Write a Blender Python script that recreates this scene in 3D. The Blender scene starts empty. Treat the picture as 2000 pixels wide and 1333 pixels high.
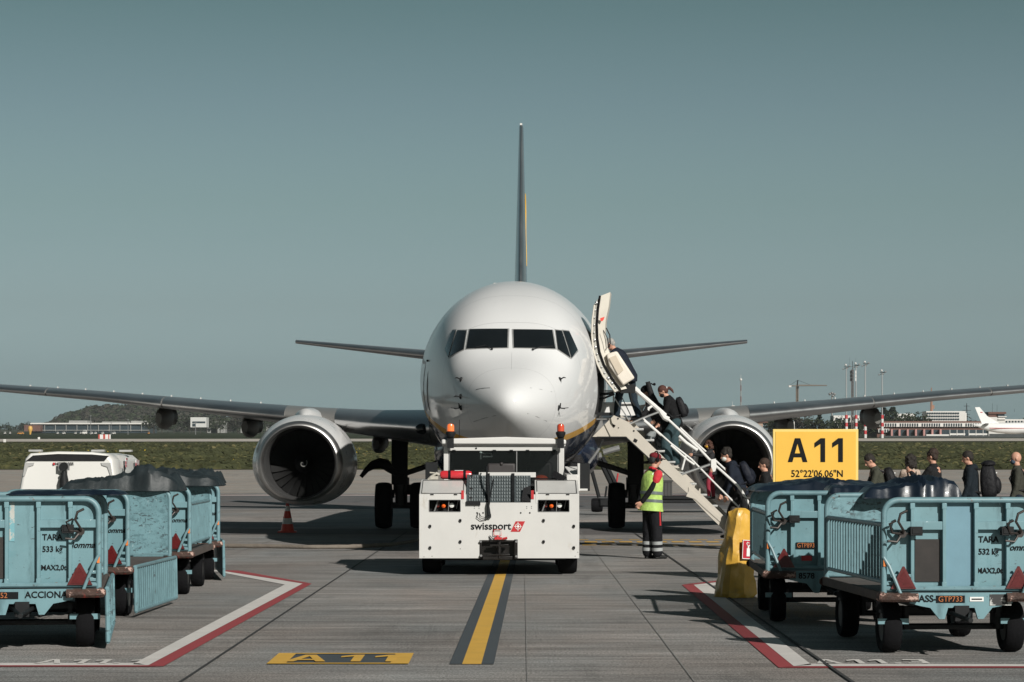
import bpy, math, random
from mathutils import Vector, Matrix, noise
random.seed(7)
R = math.radians
SC = bpy.context.scene
COL = SC.collection
# ---------------------------------------------------------------- camera frame
F, H, HZ = 5000.0, 1.79, 890.0            # focal length in photo pixels, eye height, level line
def W(px, py, Y):                          # point seen at a photo position, at depth Y
    return Vector(((px-1000)*Y/F, Y, H-(py-HZ)*Y/F))
def G(px, py, z=0.0):                      # point of the level apron seen at a photo position
    Y = F*H/(py-HZ); return Vector(((px-1000)*Y/F, Y, z))
def terr(Y):                               # height of the field beyond the apron
    return 0.0 if Y < 160 else .0105*(Y-160)
# ---------------------------------------------------------------- materials
MATS = {}
def mat(name, col, rough=.6, metal=0, var=.12, scale=3.0, bump=0, bscale=None, coat=0, stretch=(1,1,1),
        spots=None, emit=None, alpha=None, spec=.5, streak=None):
    if name in MATS: return MATS[name]
    m = bpy.data.materials.new(name); m.use_nodes = True
    nt = m.node_tree; N = nt.nodes; L = nt.links
    b = N['Principled BSDF']
    b.inputs['Roughness'].default_value = rough; b.inputs['Metallic'].default_value = metal
    b.inputs['Coat Weight'].default_value = coat; b.inputs['Coat Roughness'].default_value = .08
    b.inputs['Specular IOR Level'].default_value = spec
    tc = N.new('ShaderNodeTexCoord'); mp = N.new('ShaderNodeMapping')
    L.new(tc.outputs['Object'], mp.inputs[0]); mp.inputs['Scale'].default_value = stretch
    nz = N.new('ShaderNodeTexNoise'); nz.inputs['Scale'].default_value = scale
    nz.inputs['Detail'].default_value = 6; nz.inputs['Roughness'].default_value = .65
    L.new(mp.outputs[0], nz.inputs['Vector'])
    cr = N.new('ShaderNodeValToRGB')
    cr.color_ramp.elements[0].position = .3; cr.color_ramp.elements[1].position = .7
    cr.color_ramp.elements[0].color = [max(0, c*(1-var)) for c in col]+[1]
    cr.color_ramp.elements[1].color = [min(1, c*(1+var*.7)) for c in col]+[1]
    L.new(nz.outputs['Fac'], cr.inputs[0])
    out = cr.outputs[0]
    for sp in (spots or []):               # (colour, scale, threshold, width, stretch)
        mp2 = N.new('ShaderNodeMapping'); L.new(tc.outputs['Object'], mp2.inputs[0])
        mp2.inputs['Scale'].default_value = sp[4] if len(sp) > 4 else (1,1,1)
        mp2.inputs['Location'].default_value = (sp[1], sp[2]*9, 3)
        n2 = N.new('ShaderNodeTexNoise'); n2.inputs['Scale'].default_value = sp[1]; n2.inputs['Detail'].default_value = 8
        n2.inputs['Roughness'].default_value = .7
        L.new(mp2.outputs[0], n2.inputs['Vector'])
        r2 = N.new('ShaderNodeMapRange'); r2.inputs[1].default_value = sp[2]; r2.inputs[2].default_value = sp[2]+sp[3]
        L.new(n2.outputs['Fac'], r2.inputs[0])
        mx = N.new('ShaderNodeMix'); mx.data_type = 'RGBA'
        L.new(r2.outputs[0], mx.inputs['Factor']); L.new(out, mx.inputs['A']); mx.inputs['B'].default_value = (*sp[0], 1)
        out = mx.outputs['Result']
    L.new(out, b.inputs['Base Color'])
    rr = N.new('ShaderNodeMapRange'); rr.inputs[3].default_value = max(.02, rough-.08); rr.inputs[4].default_value = min(1, rough+.1)
    L.new(nz.outputs['Fac'], rr.inputs[0]); L.new(rr.outputs[0], b.inputs['Roughness'])
    if bump:
        bz = N.new('ShaderNodeTexNoise'); bz.inputs['Scale'].default_value = bscale or scale*4; bz.inputs['Detail'].default_value = 5
        L.new(mp.outputs[0], bz.inputs['Vector'])
        bp = N.new('ShaderNodeBump'); bp.inputs['Strength'].default_value = min(1, bump); bp.inputs['Distance'].default_value = .02 if bump <= 1 else .02*bump
        L.new(bz.outputs['Fac'], bp.inputs['Height']); L.new(bp.outputs[0], b.inputs['Normal'])
    if emit:
        b.inputs['Emission Color'].default_value = (*emit[0], 1); b.inputs['Emission Strength'].default_value = emit[1]
    if alpha is not None: b.inputs['Alpha'].default_value = alpha
    MATS[name] = m
    return m
# ---------------------------------------------------------------- mesh builder
class MB:
    def __init__(s): s.v = []; s.f = []; s.m = []
    def add(s, vs, fs, m=0):
        o = len(s.v); s.v += [Vector(p) for p in vs]
        for f in fs: s.f.append([o+i for i in f]); s.m.append(m)
        return s
    def box(s, c, d, rot=None, m=0):
        c = Vector(c); vs = []
        for x in (-.5, .5):
            for y in (-.5, .5):
                for z in (-.5, .5):
                    p = Vector((x*d[0], y*d[1], z*d[2]))
                    if rot is not None: p = rot @ p
                    vs.append(c+p)
        return s.add(vs, [(0,1,3,2),(4,6,7,5),(0,4,5,1),(2,3,7,6),(0,2,6,4),(1,5,7,3)], m)
    def bb(s, a, b, m=0):                  # box between two corners
        a = Vector(a); b = Vector(b)
        return s.box((a+b)/2, [abs(b[i]-a[i]) for i in range(3)], None, m)
    def tube(s, pts, r, n=8, m=0, closed=False, caps=True, sq=1.0):
        pts = [Vector(p) for p in pts]; k = len(pts)
        rs = r if isinstance(r, (list, tuple)) else [r]*k
        up = None; rings = []
        for i, p in enumerate(pts):
            if closed: t = pts[(i+1) % k]-pts[i-1]
            elif i == 0: t = pts[1]-pts[0]
            elif i == k-1: t = pts[-1]-pts[-2]
            else: t = (pts[i+1]-p).normalized()+(p-pts[i-1]).normalized()
            t.normalize()
            if up is None:
                up = Vector((0,0,1)) if abs(t.z) < .9 else Vector((0,1,0))
            u = (up-t*up.dot(t)).normalized(); w = t.cross(u); up = u
            rings.append([p+(u*math.cos(2*math.pi*(j+.5)/n)*sq+w*math.sin(2*math.pi*(j+.5)/n))*rs[i] for j in range(n)])
        return s.loft(rings, m, closed, caps)
    def loft(s, rings, m=0, closed=False, caps=True):
        n = len(rings[0]); k = len(rings); vs = [p for r_ in rings for p in r_]; fs = []
        for i in range(k if closed else k-1):
            for j in range(n):
                a = i*n+j; b = i*n+(j+1) % n; c = ((i+1) % k)*n+(j+1) % n; d = ((i+1) % k)*n+j
                fs.append((a, d, c, b))
        if caps and not closed: fs.append(tuple(range(n))); fs.append(tuple((k-1)*n+j for j in reversed(range(n))))
        return s.add(vs, fs, m)
    def cyl(s, a, b, r, r2=None, n=16, m=0): return s.tube([a, b], [r, r if r2 is None else r2], n, m)
    def lathe(s, prof, c=(0,0,0), axis='z', n=32, m=0, sx=1, sz=1, caps=False):
        rings = []; c = Vector(c)
        for (r, h) in prof:
            ring = []
            for j in range(n):
                a = 2*math.pi*j/n
                x, y = r*math.cos(a)*sx, r*math.sin(a)*sz
                ring.append(c+(Vector((x, y, h)) if axis == 'z' else Vector((x, h, y)) if axis == 'y' else Vector((h, x, y))))
            rings.append(ring)
        return s.loft(rings, m, False, caps)
    def prism(s, poly, a, b, axis='y', m=0):       # poly in the two other axes
        def P(u, w, t): return Vector((u, t, w)) if axis == 'y' else Vector((t, u, w)) if axis == 'x' else Vector((u, w, t))
        n = len(poly); vs = [P(u, w, a) for u, w in poly]+[P(u, w, b) for u, w in poly]
        fs = [tuple(range(n)), tuple(reversed(range(n, 2*n)))]+[(i, n+i, n+(i+1) % n, (i+1) % n) for i in range(n)]
        return s.add(vs, fs, m)
    def sph(s, c, r, n=12, m=0, rot=None):
        c = Vector(c); r = r if isinstance(r, (tuple, list)) else (r,r,r); rings = []
        k = max(4, n//2)
        for i in range(k+1):
            a = math.pi*i/k; rr = max(.02, math.sin(a)); ring = []
            for j in range(n):
                b = 2*math.pi*j/n
                p = Vector((r[0]*rr*math.cos(b), r[1]*rr*math.sin(b), -r[2]*math.cos(a)))
                if rot is not None: p = rot @ p
                ring.append(c+p)
            rings.append(ring)
        return s.loft(rings, m)
    def quad(s, a, b, c, d, m=0): return s.add([a,b,c,d], [(0,1,2,3)], m)
    def build(s, name, mats, parent=None, smooth=True, bevel=0, angle=40, subd=0, **kw):
        me = bpy.data.meshes.new(name); me.from_pydata(s.v, [], s.f)
        mats = mats if isinstance(mats, (list, tuple)) else [mats]
        for m in mats: me.materials.append(m)
        for p, mi in zip(me.polygons, s.m): p.material_index = mi; p.use_smooth = smooth
        me.update()
        import bmesh
        bm = bmesh.new(); bm.from_mesh(me); bmesh.ops.recalc_face_normals(bm, faces=bm.faces); bm.to_mesh(me); bm.free()
        if smooth: me.set_sharp_from_angle(angle=R(angle))
        o = bpy.data.objects.new(name, me); COL.objects.link(o)
        if parent: o.parent = parent
        if bevel:
            b = o.modifiers.new('b', 'BEVEL'); b.width = bevel; b.segments = 2; b.limit_method = 'ANGLE'; b.angle_limit = R(40)
        if subd:
            q = o.modifiers.new('s', 'SUBSURF'); q.levels = q.render_levels = subd
        for k, v in kw.items(): o[k] = v
        return o
def thing(name, label, cat, loc=(0,0,0), rz=0, group=None):
    o = bpy.data.objects.new(name, None); COL.objects.link(o)
    o.location = loc; o.rotation_euler = (0,0,rz); o['label'] = label; o['category'] = cat
    o.empty_display_size = .2
    if group: o['group'] = group
    return o
def tag(o, label, cat, group=None, kind=None):
    o['label'] = label; o['category'] = cat
    if group: o['group'] = group
    if kind: o['kind'] = kind
    return o
def struct(o): o['kind'] = 'structure'; return o
def copy_tree(o, parent=None):
    c = o.copy(); COL.objects.link(c); c.parent = parent
    for ch in [k for k in list(bpy.data.objects) if k.parent == o]: copy_tree(ch, c)
    return c
def text(s, size, mt, name, parent, loc, rot=(0,0,0), bold=.0, shear=0, sx=1, align='CENTER', ext=.002, label=None, spacing=1.0):
    cu = bpy.data.curves.new('t', 'FONT'); cu.body = s; cu.size = size; cu.align_x = align; cu.align_y = 'CENTER'
    cu.offset = bold; cu.shear = shear; cu.extrude = ext; cu.resolution_u = 3; cu.space_character = spacing
    t = bpy.data.objects.new('t', cu); COL.objects.link(t)
    bpy.context.view_layer.update()
    me = bpy.data.meshes.new_from_object(t.evaluated_get(bpy.context.evaluated_depsgraph_get()))
    bpy.data.objects.remove(t); bpy.data.curves.remove(cu)
    me.transform(Matrix.Diagonal((sx,1,1,1)))
    me.materials.clear(); me.materials.append(mt); me.name = name
    o = bpy.data.objects.new(name, me); COL.objects.link(o)
    o.location = loc; o.rotation_euler = rot
    if parent: o.parent = parent
    if label: o['label'] = label
    return o
def glyphs(s, cap, mt, name, parent, loc, rot, sx=1.0, gap=.22, ext=.003, t=.19):
    """block capitals drawn as strokes: only the characters these signs need; cap is the letter height"""
    def bar(b, p, q, w):
        d = Vector((q[0]-p[0], q[1]-p[1])); n = Vector((-d.y, d.x)).normalized()*w/2; return [(p[0]+n.x, p[1]+n.y), (p[0]-n.x, p[1]-n.y), (q[0]-n.x, q[1]-n.y), (q[0]+n.x, q[1]+n.y)]
    b = MB(); x = 0; cap_ = cap
    def put(poly, k): 
        P_ = [((x+u)*sx*cap, (v-.5)*cap) for u, v in poly]; z0 = k*.0004
        if ext: b.prism(P_, z0, z0+ext, 'z')
        else: b.add([(u, v, z0) for u, v in P_], [tuple(range(len(P_)))])
    for ch in s:
        if ch == 'A':
            w = .84; put([(0,0),(t*1.05,0),(w/2+.005,.80),(w/2-.005,.80),(w/2-.11,1),(w/2-.11,1)][:3]+[(w/2,.80),(w/2,1),(w/2-.115,1)], 0); put([(w,0),(w-t*1.05,0),(w/2-.005,.80),(w/2,.80),(w/2,1),(w/2+.115,1)], 0); put([(t*.95,.20),(w-t*.95,.20),(w-t*1.3,.365),(t*1.3,.365)], 1)
        elif ch == '1':
            w = .46; put([(w-t*1.05,0),(w,0),(w,1),(w-t*1.05,1)], 0); put([(w-t*1.05,1),(w-t*1.05,.76),(0,.60),(0,.80)], 0)
        elif ch == '.': w = t; put([(0,0),(t,0),(t,t),(0,t)], 0)
        elif ch == '3':
            w = .66; put([(0,0),(w,0),(w,t),(0,t)], 0); put([(0,1-t),(w,1-t),(w,1),(0,1)], 0); put([(.18,.5-t/2),(w,.5-t/2),(w,.5+t/2),(.18,.5+t/2)], 0); put([(w-t,0),(w,0),(w,1),(w-t,1)], 1)
        elif ch == '2':
            w = .66; put([(0,0),(w,0),(w,t),(0,t)], 0); put([(0,t),(t*1.3,t),(w,.62),(w-t*.6,.78)], 1); put([(w-t*1.0,.55),(w,.60),(w,.86),(w-t*.9,1),(.12,1),(0,.84),(.0,.70),(t,.70),(t,.80),(w-t,.80)], 2)
        x += w+gap
    W_ = (x-gap)*sx*cap
    for p in b.v: p.x -= W_/2
    o = b.build(name, mt, parent, smooth=False); o.location = loc; o.rotation_euler = rot; return o
FRONT = (R(90), 0, 0)                       # text upright, facing the camera
def lerp(a, b, t): return a+(b-a)*t
def interp(tab, y):
    if y <= tab[0][0]: return tab[0][1]
    if y >= tab[-1][0]: return tab[-1][1]
    for i in range(len(tab)-1):
        if y <= tab[i+1][0]: break
    def sl(k):
        if k <= 0: return (tab[1][1]-tab[0][1])/(tab[1][0]-tab[0][0])
        if k >= len(tab)-1: return (tab[-1][1]-tab[-2][1])/(tab[-1][0]-tab[-2][0])
        a = (tab[k][1]-tab[k-1][1])/(tab[k][0]-tab[k-1][0]); b = (tab[k+1][1]-tab[k][1])/(tab[k+1][0]-tab[k][0])
        return 0 if a*b <= 0 else 2*a*b/(a+b)
    h = tab[i+1][0]-tab[i][0]; t = (y-tab[i][0])/h; m0 = sl(i)*h; m1 = sl(i+1)*h
    return (2*t**3-3*t*t+1)*tab[i][1]+(t**3-2*t*t+t)*m0+(-2*t**3+3*t*t)*tab[i+1][1]+(t**3-t*t)*m1
# ---------------------------------------------------------------- shared materials
M = dict(
 white=mat('white_paint', (.56,.55,.53), .4, var=.06, scale=1.3, coat=.15, spots=[((.40,.36,.30), 5, .62, .12, (1,1,.22)), ((.25,.22,.18), 26, .69, .05), ((.42,.38,.32), 2.2, .62, .2), ((.2,.17,.14), 14, .70, .06)]),
 whiteclean=mat('clean_white_paint', (.60,.59,.57), .35, var=.04, scale=.8, coat=.3),
 black=mat('black_rubber', (.008,.008,.009), .85, spec=.15, var=.3, scale=6, bump=.3, bscale=30),
 blackmetal=mat('black_steel', (.010,.011,.012), .6, spec=.25, var=.3, scale=8),
 dark=mat('dark_interior', (.006,.006,.007), .9, var=.1),
 glass=mat('dark_window_glass', (.008,.010,.011), .06, var=.1, coat=.5),
 grey=mat('grey_steel', (.22,.22,.22), .45, metal=.3, var=.2, scale=5),
 alu=mat('bare_aluminium', (.62,.62,.62), .36, metal=1, var=.06, scale=1.2, stretch=(1,1,1), bump=.05, bscale=2),
 chrome=mat('polished_lip_metal', (.52,.51,.50), .42, metal=1, var=.08, scale=2),
 wing=mat('grey_wing_paint', (.26,.265,.265), .3, metal=.25, var=.12, scale=.7, coat=.2),
 navy=mat('navy_paint', (.012,.022,.05), .25, var=.1, coat=.5),
 yellow=mat('yellow_paint', (.75,.42,.05), .4, var=.08, coat=.2),
 red=mat('red_paint', (.45,.025,.03), .4, var=.2, scale=6),
 orange=mat('orange_lens', (.75,.12,.02), .15, var=.1, coat=.6, emit=((1,.18,.03), .12)),
 rust=mat('rusty_steel', (.055,.028,.020), .7, var=.5, scale=9, bump=.8, spots=[((.45,.30,.25), 9, .555, .05), ((.25,.03,.02), 5, .6, .05)]),
 beige=mat('stair_cream_paint', (.47,.43,.37), .5, var=.07, scale=2, spots=[((.10,.09,.08), 9, .70, .04)]),
 lining=mat('cabin_lining', (.60,.56,.49), .5, var=.06, scale=3),
 lens=mat('lamp_glass', (.75,.75,.72), .08, coat=1),
 ink=mat('black_lettering', (.007,.008,.009), .7, var=.05, spec=.15),
 whiteink=mat('white_lettering', (.7,.7,.68), .6, var=.05),
 orangeink=mat('orange_lettering', (.38,.12,.03), .6, var=.05),
)
# ================================================================ camera, light, sky
cam = bpy.data.cameras.new('camera'); cam.lens = F/2000*36; cam.sensor_width = 36
cam.shift_y = (HZ-666.5)/2000; cam.clip_start = .5; cam.clip_end = 20000
co = bpy.data.objects.new('camera', cam); COL.objects.link(co); co.location = (0,0,H); co.rotation_euler = (R(90),0,0)
SC.camera = co
SUN_EL = 29.0; SUN_DX, SUN_DY = .51, -.86            # towards the sun: right of and behind the camera
sl = bpy.data.lights.new('sun', 'SUN'); sl.energy = 5.0; sl.angle = R(.5); sl.color = (1, .965, .905)
so = bpy.data.objects.new('sun', sl); COL.objects.link(so)
sd = Vector((SUN_DX, SUN_DY, 0)).normalized()*math.cos(R(SUN_EL)); sd.z = math.sin(R(SUN_EL))
so.rotation_euler = sd.to_track_quat('Z', 'Y').to_euler()
wd = bpy.data.worlds.new('World'); SC.world = wd; wd.use_nodes = True
nt = wd.node_tree; N = nt.nodes; L = nt.links; bg = N['Background']; bg.inputs[1].default_value = .06
sky = N.new('ShaderNodeTexSky'); sky.sky_type = 'NISHITA'; sky.sun_disc = False
sky.sun_elevation = R(SUN_EL); sky.sun_rotation = math.atan2(SUN_DX, SUN_DY)
sky.air_density = 1.0; sky.dust_density = 3.0; sky.ozone_density = 1.0; sky.altitude = 80
hs = N.new('ShaderNodeHueSaturation'); hs.inputs['Saturation'].default_value = .45
L.new(sky.outputs[0], hs.inputs['Color'])
tint = N.new('ShaderNodeMix'); tint.data_type = 'RGBA'; tint.blend_type = 'MULTIPLY'; tint.inputs['Factor'].default_value = 1
L.new(hs.outputs[0], tint.inputs['A'])
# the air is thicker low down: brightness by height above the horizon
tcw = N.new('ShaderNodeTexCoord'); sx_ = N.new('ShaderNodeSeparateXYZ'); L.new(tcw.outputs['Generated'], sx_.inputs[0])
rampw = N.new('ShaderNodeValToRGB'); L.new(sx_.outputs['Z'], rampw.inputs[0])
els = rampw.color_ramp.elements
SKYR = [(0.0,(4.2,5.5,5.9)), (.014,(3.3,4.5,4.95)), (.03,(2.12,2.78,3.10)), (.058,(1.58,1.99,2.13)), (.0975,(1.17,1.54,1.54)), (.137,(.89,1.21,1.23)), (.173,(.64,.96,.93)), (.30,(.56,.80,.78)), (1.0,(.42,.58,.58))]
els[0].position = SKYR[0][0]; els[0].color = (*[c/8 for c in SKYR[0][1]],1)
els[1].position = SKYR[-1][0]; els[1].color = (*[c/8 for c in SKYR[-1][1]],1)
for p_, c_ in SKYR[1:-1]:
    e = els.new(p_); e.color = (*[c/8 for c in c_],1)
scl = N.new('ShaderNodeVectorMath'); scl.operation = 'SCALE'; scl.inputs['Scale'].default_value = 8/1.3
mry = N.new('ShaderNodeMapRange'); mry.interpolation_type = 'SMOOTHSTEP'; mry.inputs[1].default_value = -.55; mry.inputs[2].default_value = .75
mry.inputs[3].default_value = .38; mry.inputs[4].default_value = 1.0; L.new(sx_.outputs['Y'], mry.inputs[0])   # added mask: dims the unseen sky behind the camera to cut ambient light
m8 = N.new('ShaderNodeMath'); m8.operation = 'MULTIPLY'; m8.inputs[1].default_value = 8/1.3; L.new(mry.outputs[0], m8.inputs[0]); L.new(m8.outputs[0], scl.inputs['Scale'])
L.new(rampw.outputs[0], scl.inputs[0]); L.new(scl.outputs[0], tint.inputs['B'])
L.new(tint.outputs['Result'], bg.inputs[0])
SC.view_settings.view_transform = 'Standard'; SC.view_settings.look = 'None'; SC.view_settings.exposure = 0; SC.view_settings.gamma = 1
SC.render.engine = 'CYCLES'
try: SC.cycles.use_denoising = True; SC.cycles.max_bounces = 6
except Exception: pass
# ================================================================ ground
def concrete(name, base, var, warm=1.0):
    m = bpy.data.materials.new(name); m.use_nodes = True; nt = m.node_tree; N = nt.nodes; L = nt.links
    b = N['Principled BSDF']; b.inputs['Roughness'].default_value = .82; b.inputs['Specular IOR Level'].default_value = .25
    tc = N.new('ShaderNodeTexCoord')
    def nz(scale, stretch, det=6, ro=.6):
        mp = N.new('ShaderNodeMapping'); mp.inputs['Scale'].default_value = stretch; L.new(tc.outputs['Object'], mp.inputs[0])
        n = N.new('ShaderNodeTexNoise'); n.inputs['Scale'].default_value = scale; n.inputs['Detail'].default_value = det
        n.inputs['Roughness'].default_value = ro; L.new(mp.outputs[0], n.inputs['Vector']); return n.outputs['Fac']
    def mul(a, fac, lo, hi, p0=.3, p1=.7):
        r = N.new('ShaderNodeMapRange'); r.inputs[1].default_value = p0; r.inputs[2].default_value = p1
        r.inputs[3].default_value = lo; r.inputs[4].default_value = hi; L.new(fac, r.inputs[0])
        mx = N.new('ShaderNodeMix'); mx.data_type = 'RGBA'; mx.blend_type = 'MULTIPLY'; mx.inputs['Factor'].default_value = 1
        L.new(a, mx.inputs['A']); cc = N.new('ShaderNodeCombineColor')
        for i in range(3): L.new(r.outputs[0], cc.inputs[i])
        L.new(cc.outputs[0], mx.inputs['B']); return mx.outputs['Result']
    rgb = N.new('ShaderNodeValToRGB'); L.new(nz(.35, (1,.5,1)), rgb.inputs[0])
    rgb.color_ramp.elements[0].position = .35; rgb.color_ramp.elements[1].position = .65; rgb.color_ramp.elements[0].color = (base[0]*1.06, base[1]*.99, base[2]*.95, 1); rgb.color_ramp.elements[1].color = (base[0]*.94, base[1]*1.0, base[2]*1.03, 1)
    c = rgb.outputs[0]
    c = mul(c, nz(1.2, (.25, 2.2, 1), 7, .7), 1-var*1.3, 1+var*1.1)        # broom streaks across the slabs
    c = mul(c, nz(9, (.10, 4.0, 1), 5, .7), 1-var*1.3, 1+var*1.2)
    c = mul(c, nz(.16, (1, .7, 1), 6), 1-var*1.1, 1+var*.7)
    c = mul(c, nz(48, (1, .5, 1), 5, .9), 1-var*2.0, 1+var*1.7, .38, .62)           # aggregate
    c = mul(c, nz(2.2, (.5, 1, 1), 8, .75), .60, 1.0, .30, .40); c = mul(c, nz(.8, (1.6, .22, 1), 7, .7), .80, 1.0, .34, .44)           # stains
    # slabs each a little different
    br = N.new('ShaderNodeTexBrick'); mp = N.new('ShaderNodeMapping'); mp.inputs['Location'].default_value = (2.55, 1.0, 0)
    L.new(tc.outputs['Object'], mp.inputs[0]); L.new(mp.outputs[0], br.inputs['Vector']); br.offset = 0
    br.inputs['Scale'].default_value = 1; br.inputs['Brick Width'].default_value = 5.25; br.inputs['Row Height'].default_value = 5.0
    br.inputs['Mortar Size'].default_value = .006; br.inputs['Color1'].default_value = (.95,.95,.95,1); br.inputs['Color2'].default_value = (1.04,1.035,1.03,1)
    br.inputs['Mortar'].default_value = (.93,.93,.93,1); br.inputs['Bias'].default_value = -.1
    mx = N.new('ShaderNodeMix'); mx.data_type = 'RGBA'; mx.blend_type = 'MULTIPLY'; mx.inputs['Factor'].default_value = 1
    L.new(c, mx.inputs['A']); L.new(br.outputs['Color'], mx.inputs['B']); L.new(mx.outputs['Result'], b.inputs['Base Color'])
    bp = N.new('ShaderNodeBump'); bp.inputs['Strength'].default_value = .25; bp.inputs['Distance'].default_value = .01
    L.new(nz(55, (1, .7, 1), 4, .8), bp.inputs['Height']); L.new(bp.outputs[0], b.inputs['Normal'])
    return m
conc = concrete('apron_concrete', (.268,.255,.243), .34)
conc_far = concrete('taxiway_concrete', (.315,.285,.255), .10)
asph = concrete('asphalt', (.135,.130,.130), .16)
paleconc = concrete('runway_concrete', (.46,.42,.375), .06)
grassm = mat('grass_field', (.050,.052,.026), .95, var=.55, scale=1.0, stretch=(.35,.05,1), spec=.05,
   spots=[((.125,.105,.045), .30, .54, .14, (1,.12,1)), ((.030,.042,.016), .5, .55, .10, (1,.16,1)), ((.50,.34,.03), 1.5, .665, .03, (1,.1,1))])
gfar = mat('far_grass', (.036,.044,.024), .95, var=.35, scale=.2, stretch=(.2,.03,1), spec=.05)
def sheet(name, y0, y1, m, x=None, z=0.0, terrain=False):
    b = MB(); ys = sorted({y0, y1} | ({160.0} if y0 < 160 < y1 else set()))
    for a, c in zip(ys[:-1], ys[1:]):
        xa = x or (9000 if terrain else 4000)
        b.add([(-xa,a,terr(a)+z),(xa,a,terr(a)+z),(xa,c,terr(c)+z),(-xa,c,terr(c)+z)], [(0,1,2,3)])
    return struct(b.build(name, m, smooth=False))
# one ground sheet out to the horizon: level apron, then a gently rising field
sheet('ground', -60, 12000, gfar, terrain=True)
sheet('apron', -50, 160, conc, x=400, z=.02)
for o in (bpy.data.objects['ground'],): o.location.z = -.02
bpy.data.objects['apron'].location.z = -.02
sheet('taxiway', 160, 215, conc_far, x=900, z=.01)
sheet('asphalt_strip', 84, 113, asph, x=300, z=.004)
sheet('asphalt_strip', 57.8, 62.5, asph, x=200, z=.004)
sheet('taxiway_shoulder', 122, 160, conc_far, x=400, z=.004)
sheet('grass_field', 215, 700, grassm, x=1500, z=.03)
# runway: a pale strip that runs slightly across the view
b = MB(); 
def tp(x, y, z): return (x, y, terr(y)+z)
b.add([tp(-900,560,.1), tp(900,800,.1), tp(900,1010,.1), tp(-900,700,.1)], [(0,1,2,3)])
struct(b.build('runway', paleconc, smooth=False))
def flat(name, polys, m, z=.006):
    b = MB()
    for p in polys:
        pts = [Vector((q[0], q[1], z)) for q in p]; b.add(pts, [tuple(range(len(pts)))])
    return struct(b.build(name, m, smooth=False))
def worn(name, col, th=.60): return mat(name, col, .75, var=.10, scale=3, spots=[((.20,.19,.185), 7, th, .10, (.4,2,1)), ((.17,.165,.16), 40, th+.02, .06)], bump=.2, bscale=60)
pw = worn('white_marking', (.60,.57,.54), .66); pr = worn('red_marking', (.30,.045,.05), .68); py_ = worn('yellow_marking', (.62,.36,.055), .64); pk = worn('dark_marking', (.052,.062,.070), .66)
def gp(*pts): return [G(x, y) for x, y in pts]
# centre line
def cl(x0, x1): 
    a = Vector((-.345, 21.9, 0)); d = Vector((.0105, 1, 0)); return [(a.x+x0, a.y), (a.x+x1, a.y), (a.x+x1+d.x*45, a.y+45), (a.x+x0+d.x*45, a.y+45)]
flat('centre_line_border', [cl(-.19, -.082), cl(.082, .19)], pk)
flat('centre_line', [cl(-.082, .082)], py_)
# stand number box on the ground
flat('stand_number_box', [[(-2.10,21.92),(-1.02,21.92),(-1.02,23.06),(-2.10,23.06)]], pk, .004)
bx0, bx1 = -2.10, -.885
flat('stand_number_border', [[(bx0,21.90),(bx0+.16,21.90),(bx0+.16,23.08),(bx0,23.08)], [(bx1-.16,21.90),(bx1,21.90),(bx1,23.08),(bx1-.16,23.08)],
   [(bx0+.16,21.90),(bx1-.16,21.90),(bx1-.16,21.99),(bx0+.16,21.99)], [(bx0+.16,22.99),(bx1-.16,22.99),(bx1-.16,23.08),(bx0+.16,23.08)]], py_, .010)
struct(glyphs('A11', .74, py_, 'stand_number', None, ((bx0+bx1)/2+.0, 22.49, .011), (0,0,0), sx=.58, gap=.24, ext=.0))
# zone lines, left and right
flat('zone_line_white', [gp((-260,1296.5),(262,1296.5),(288,1301),(-260,1301)), gp((259,1299),(556,1143),(591,1141),(290,1300.8)),
    gp((556,1143),(591,1141),(424,1114.5),(424,1117.5)), gp((424,1117.5),(424,1114.5),(120,1112),(120,1114.5))], pw)
flat('zone_line_red', [gp((-260,1301.2),(290,1301.2),(318,1303.4),(-260,1303.4)), gp((290.5,1300.9),(591.6,1141),(609,1141),(319,1303)), gp((592,1140.8),(608.6,1140.8),(466,1115.5),(424,1114.3))], pr)
flat('zone_line_white', [gp((1355,1143.5),(1388,1146),(1585,1300),(1550,1302.5)), gp((1355,1143.3),(1388,1145.8),(1460,1134.5),(1440,1134)),
    gp((1551,1302.6),(1582,1297.8),(2300,1300),(2300,1303))], pw)
flat('zone_line_red', [gp((1332,1143.4),(1354.6,1143.4),(1549.5,1302.6),(1521,1305.6)), gp((1332,1143),(1354.6,1143),(1440,1133.6),(1420,1133)), gp((1521,1305.8),(1549.8,1303),(2300,1303.3),(2300,1305.8))], pr)
for s_, px_ in (('A11.1', 178), ('A11.3', 1700)):
    p = G(px_, 1294.5); struct(glyphs(s_, .44, pw, 'zone_number', None, (p.x, p.y+.02, .010), (0,0,0), sx=.62, gap=.24, ext=.0))
# far markings
b2 = []
for k in range(14):
    x = 1.4+k*.36; b2 += [[(x,50.9),(x+.28,50.9),(x+.28,51.15),(x,51.15)], [(x+.1,52.6),(x+.36,52.6),(x+.36,53.2),(x+.1,53.2)], [(x,54.1),(x+.22,54.1),(x+.22,54.35),(x,54.35)]]
flat('yellow_dashes', b2, py_)
flat('taxiway_edge_line', [[(-90,113.3),(90,113.3),(90,114.4),(-90,114.4)]], pw, .012)
flat('taxiway_edge_line', [[(-90,114.6),(90,114.6),(90,115.2),(-90,115.2)]], pr, .012)
flat('taxiway_edge_line', [[(-90,84.2),(90,84.2),(90,84.6),(-90,84.6)]], pw, .012)
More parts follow.
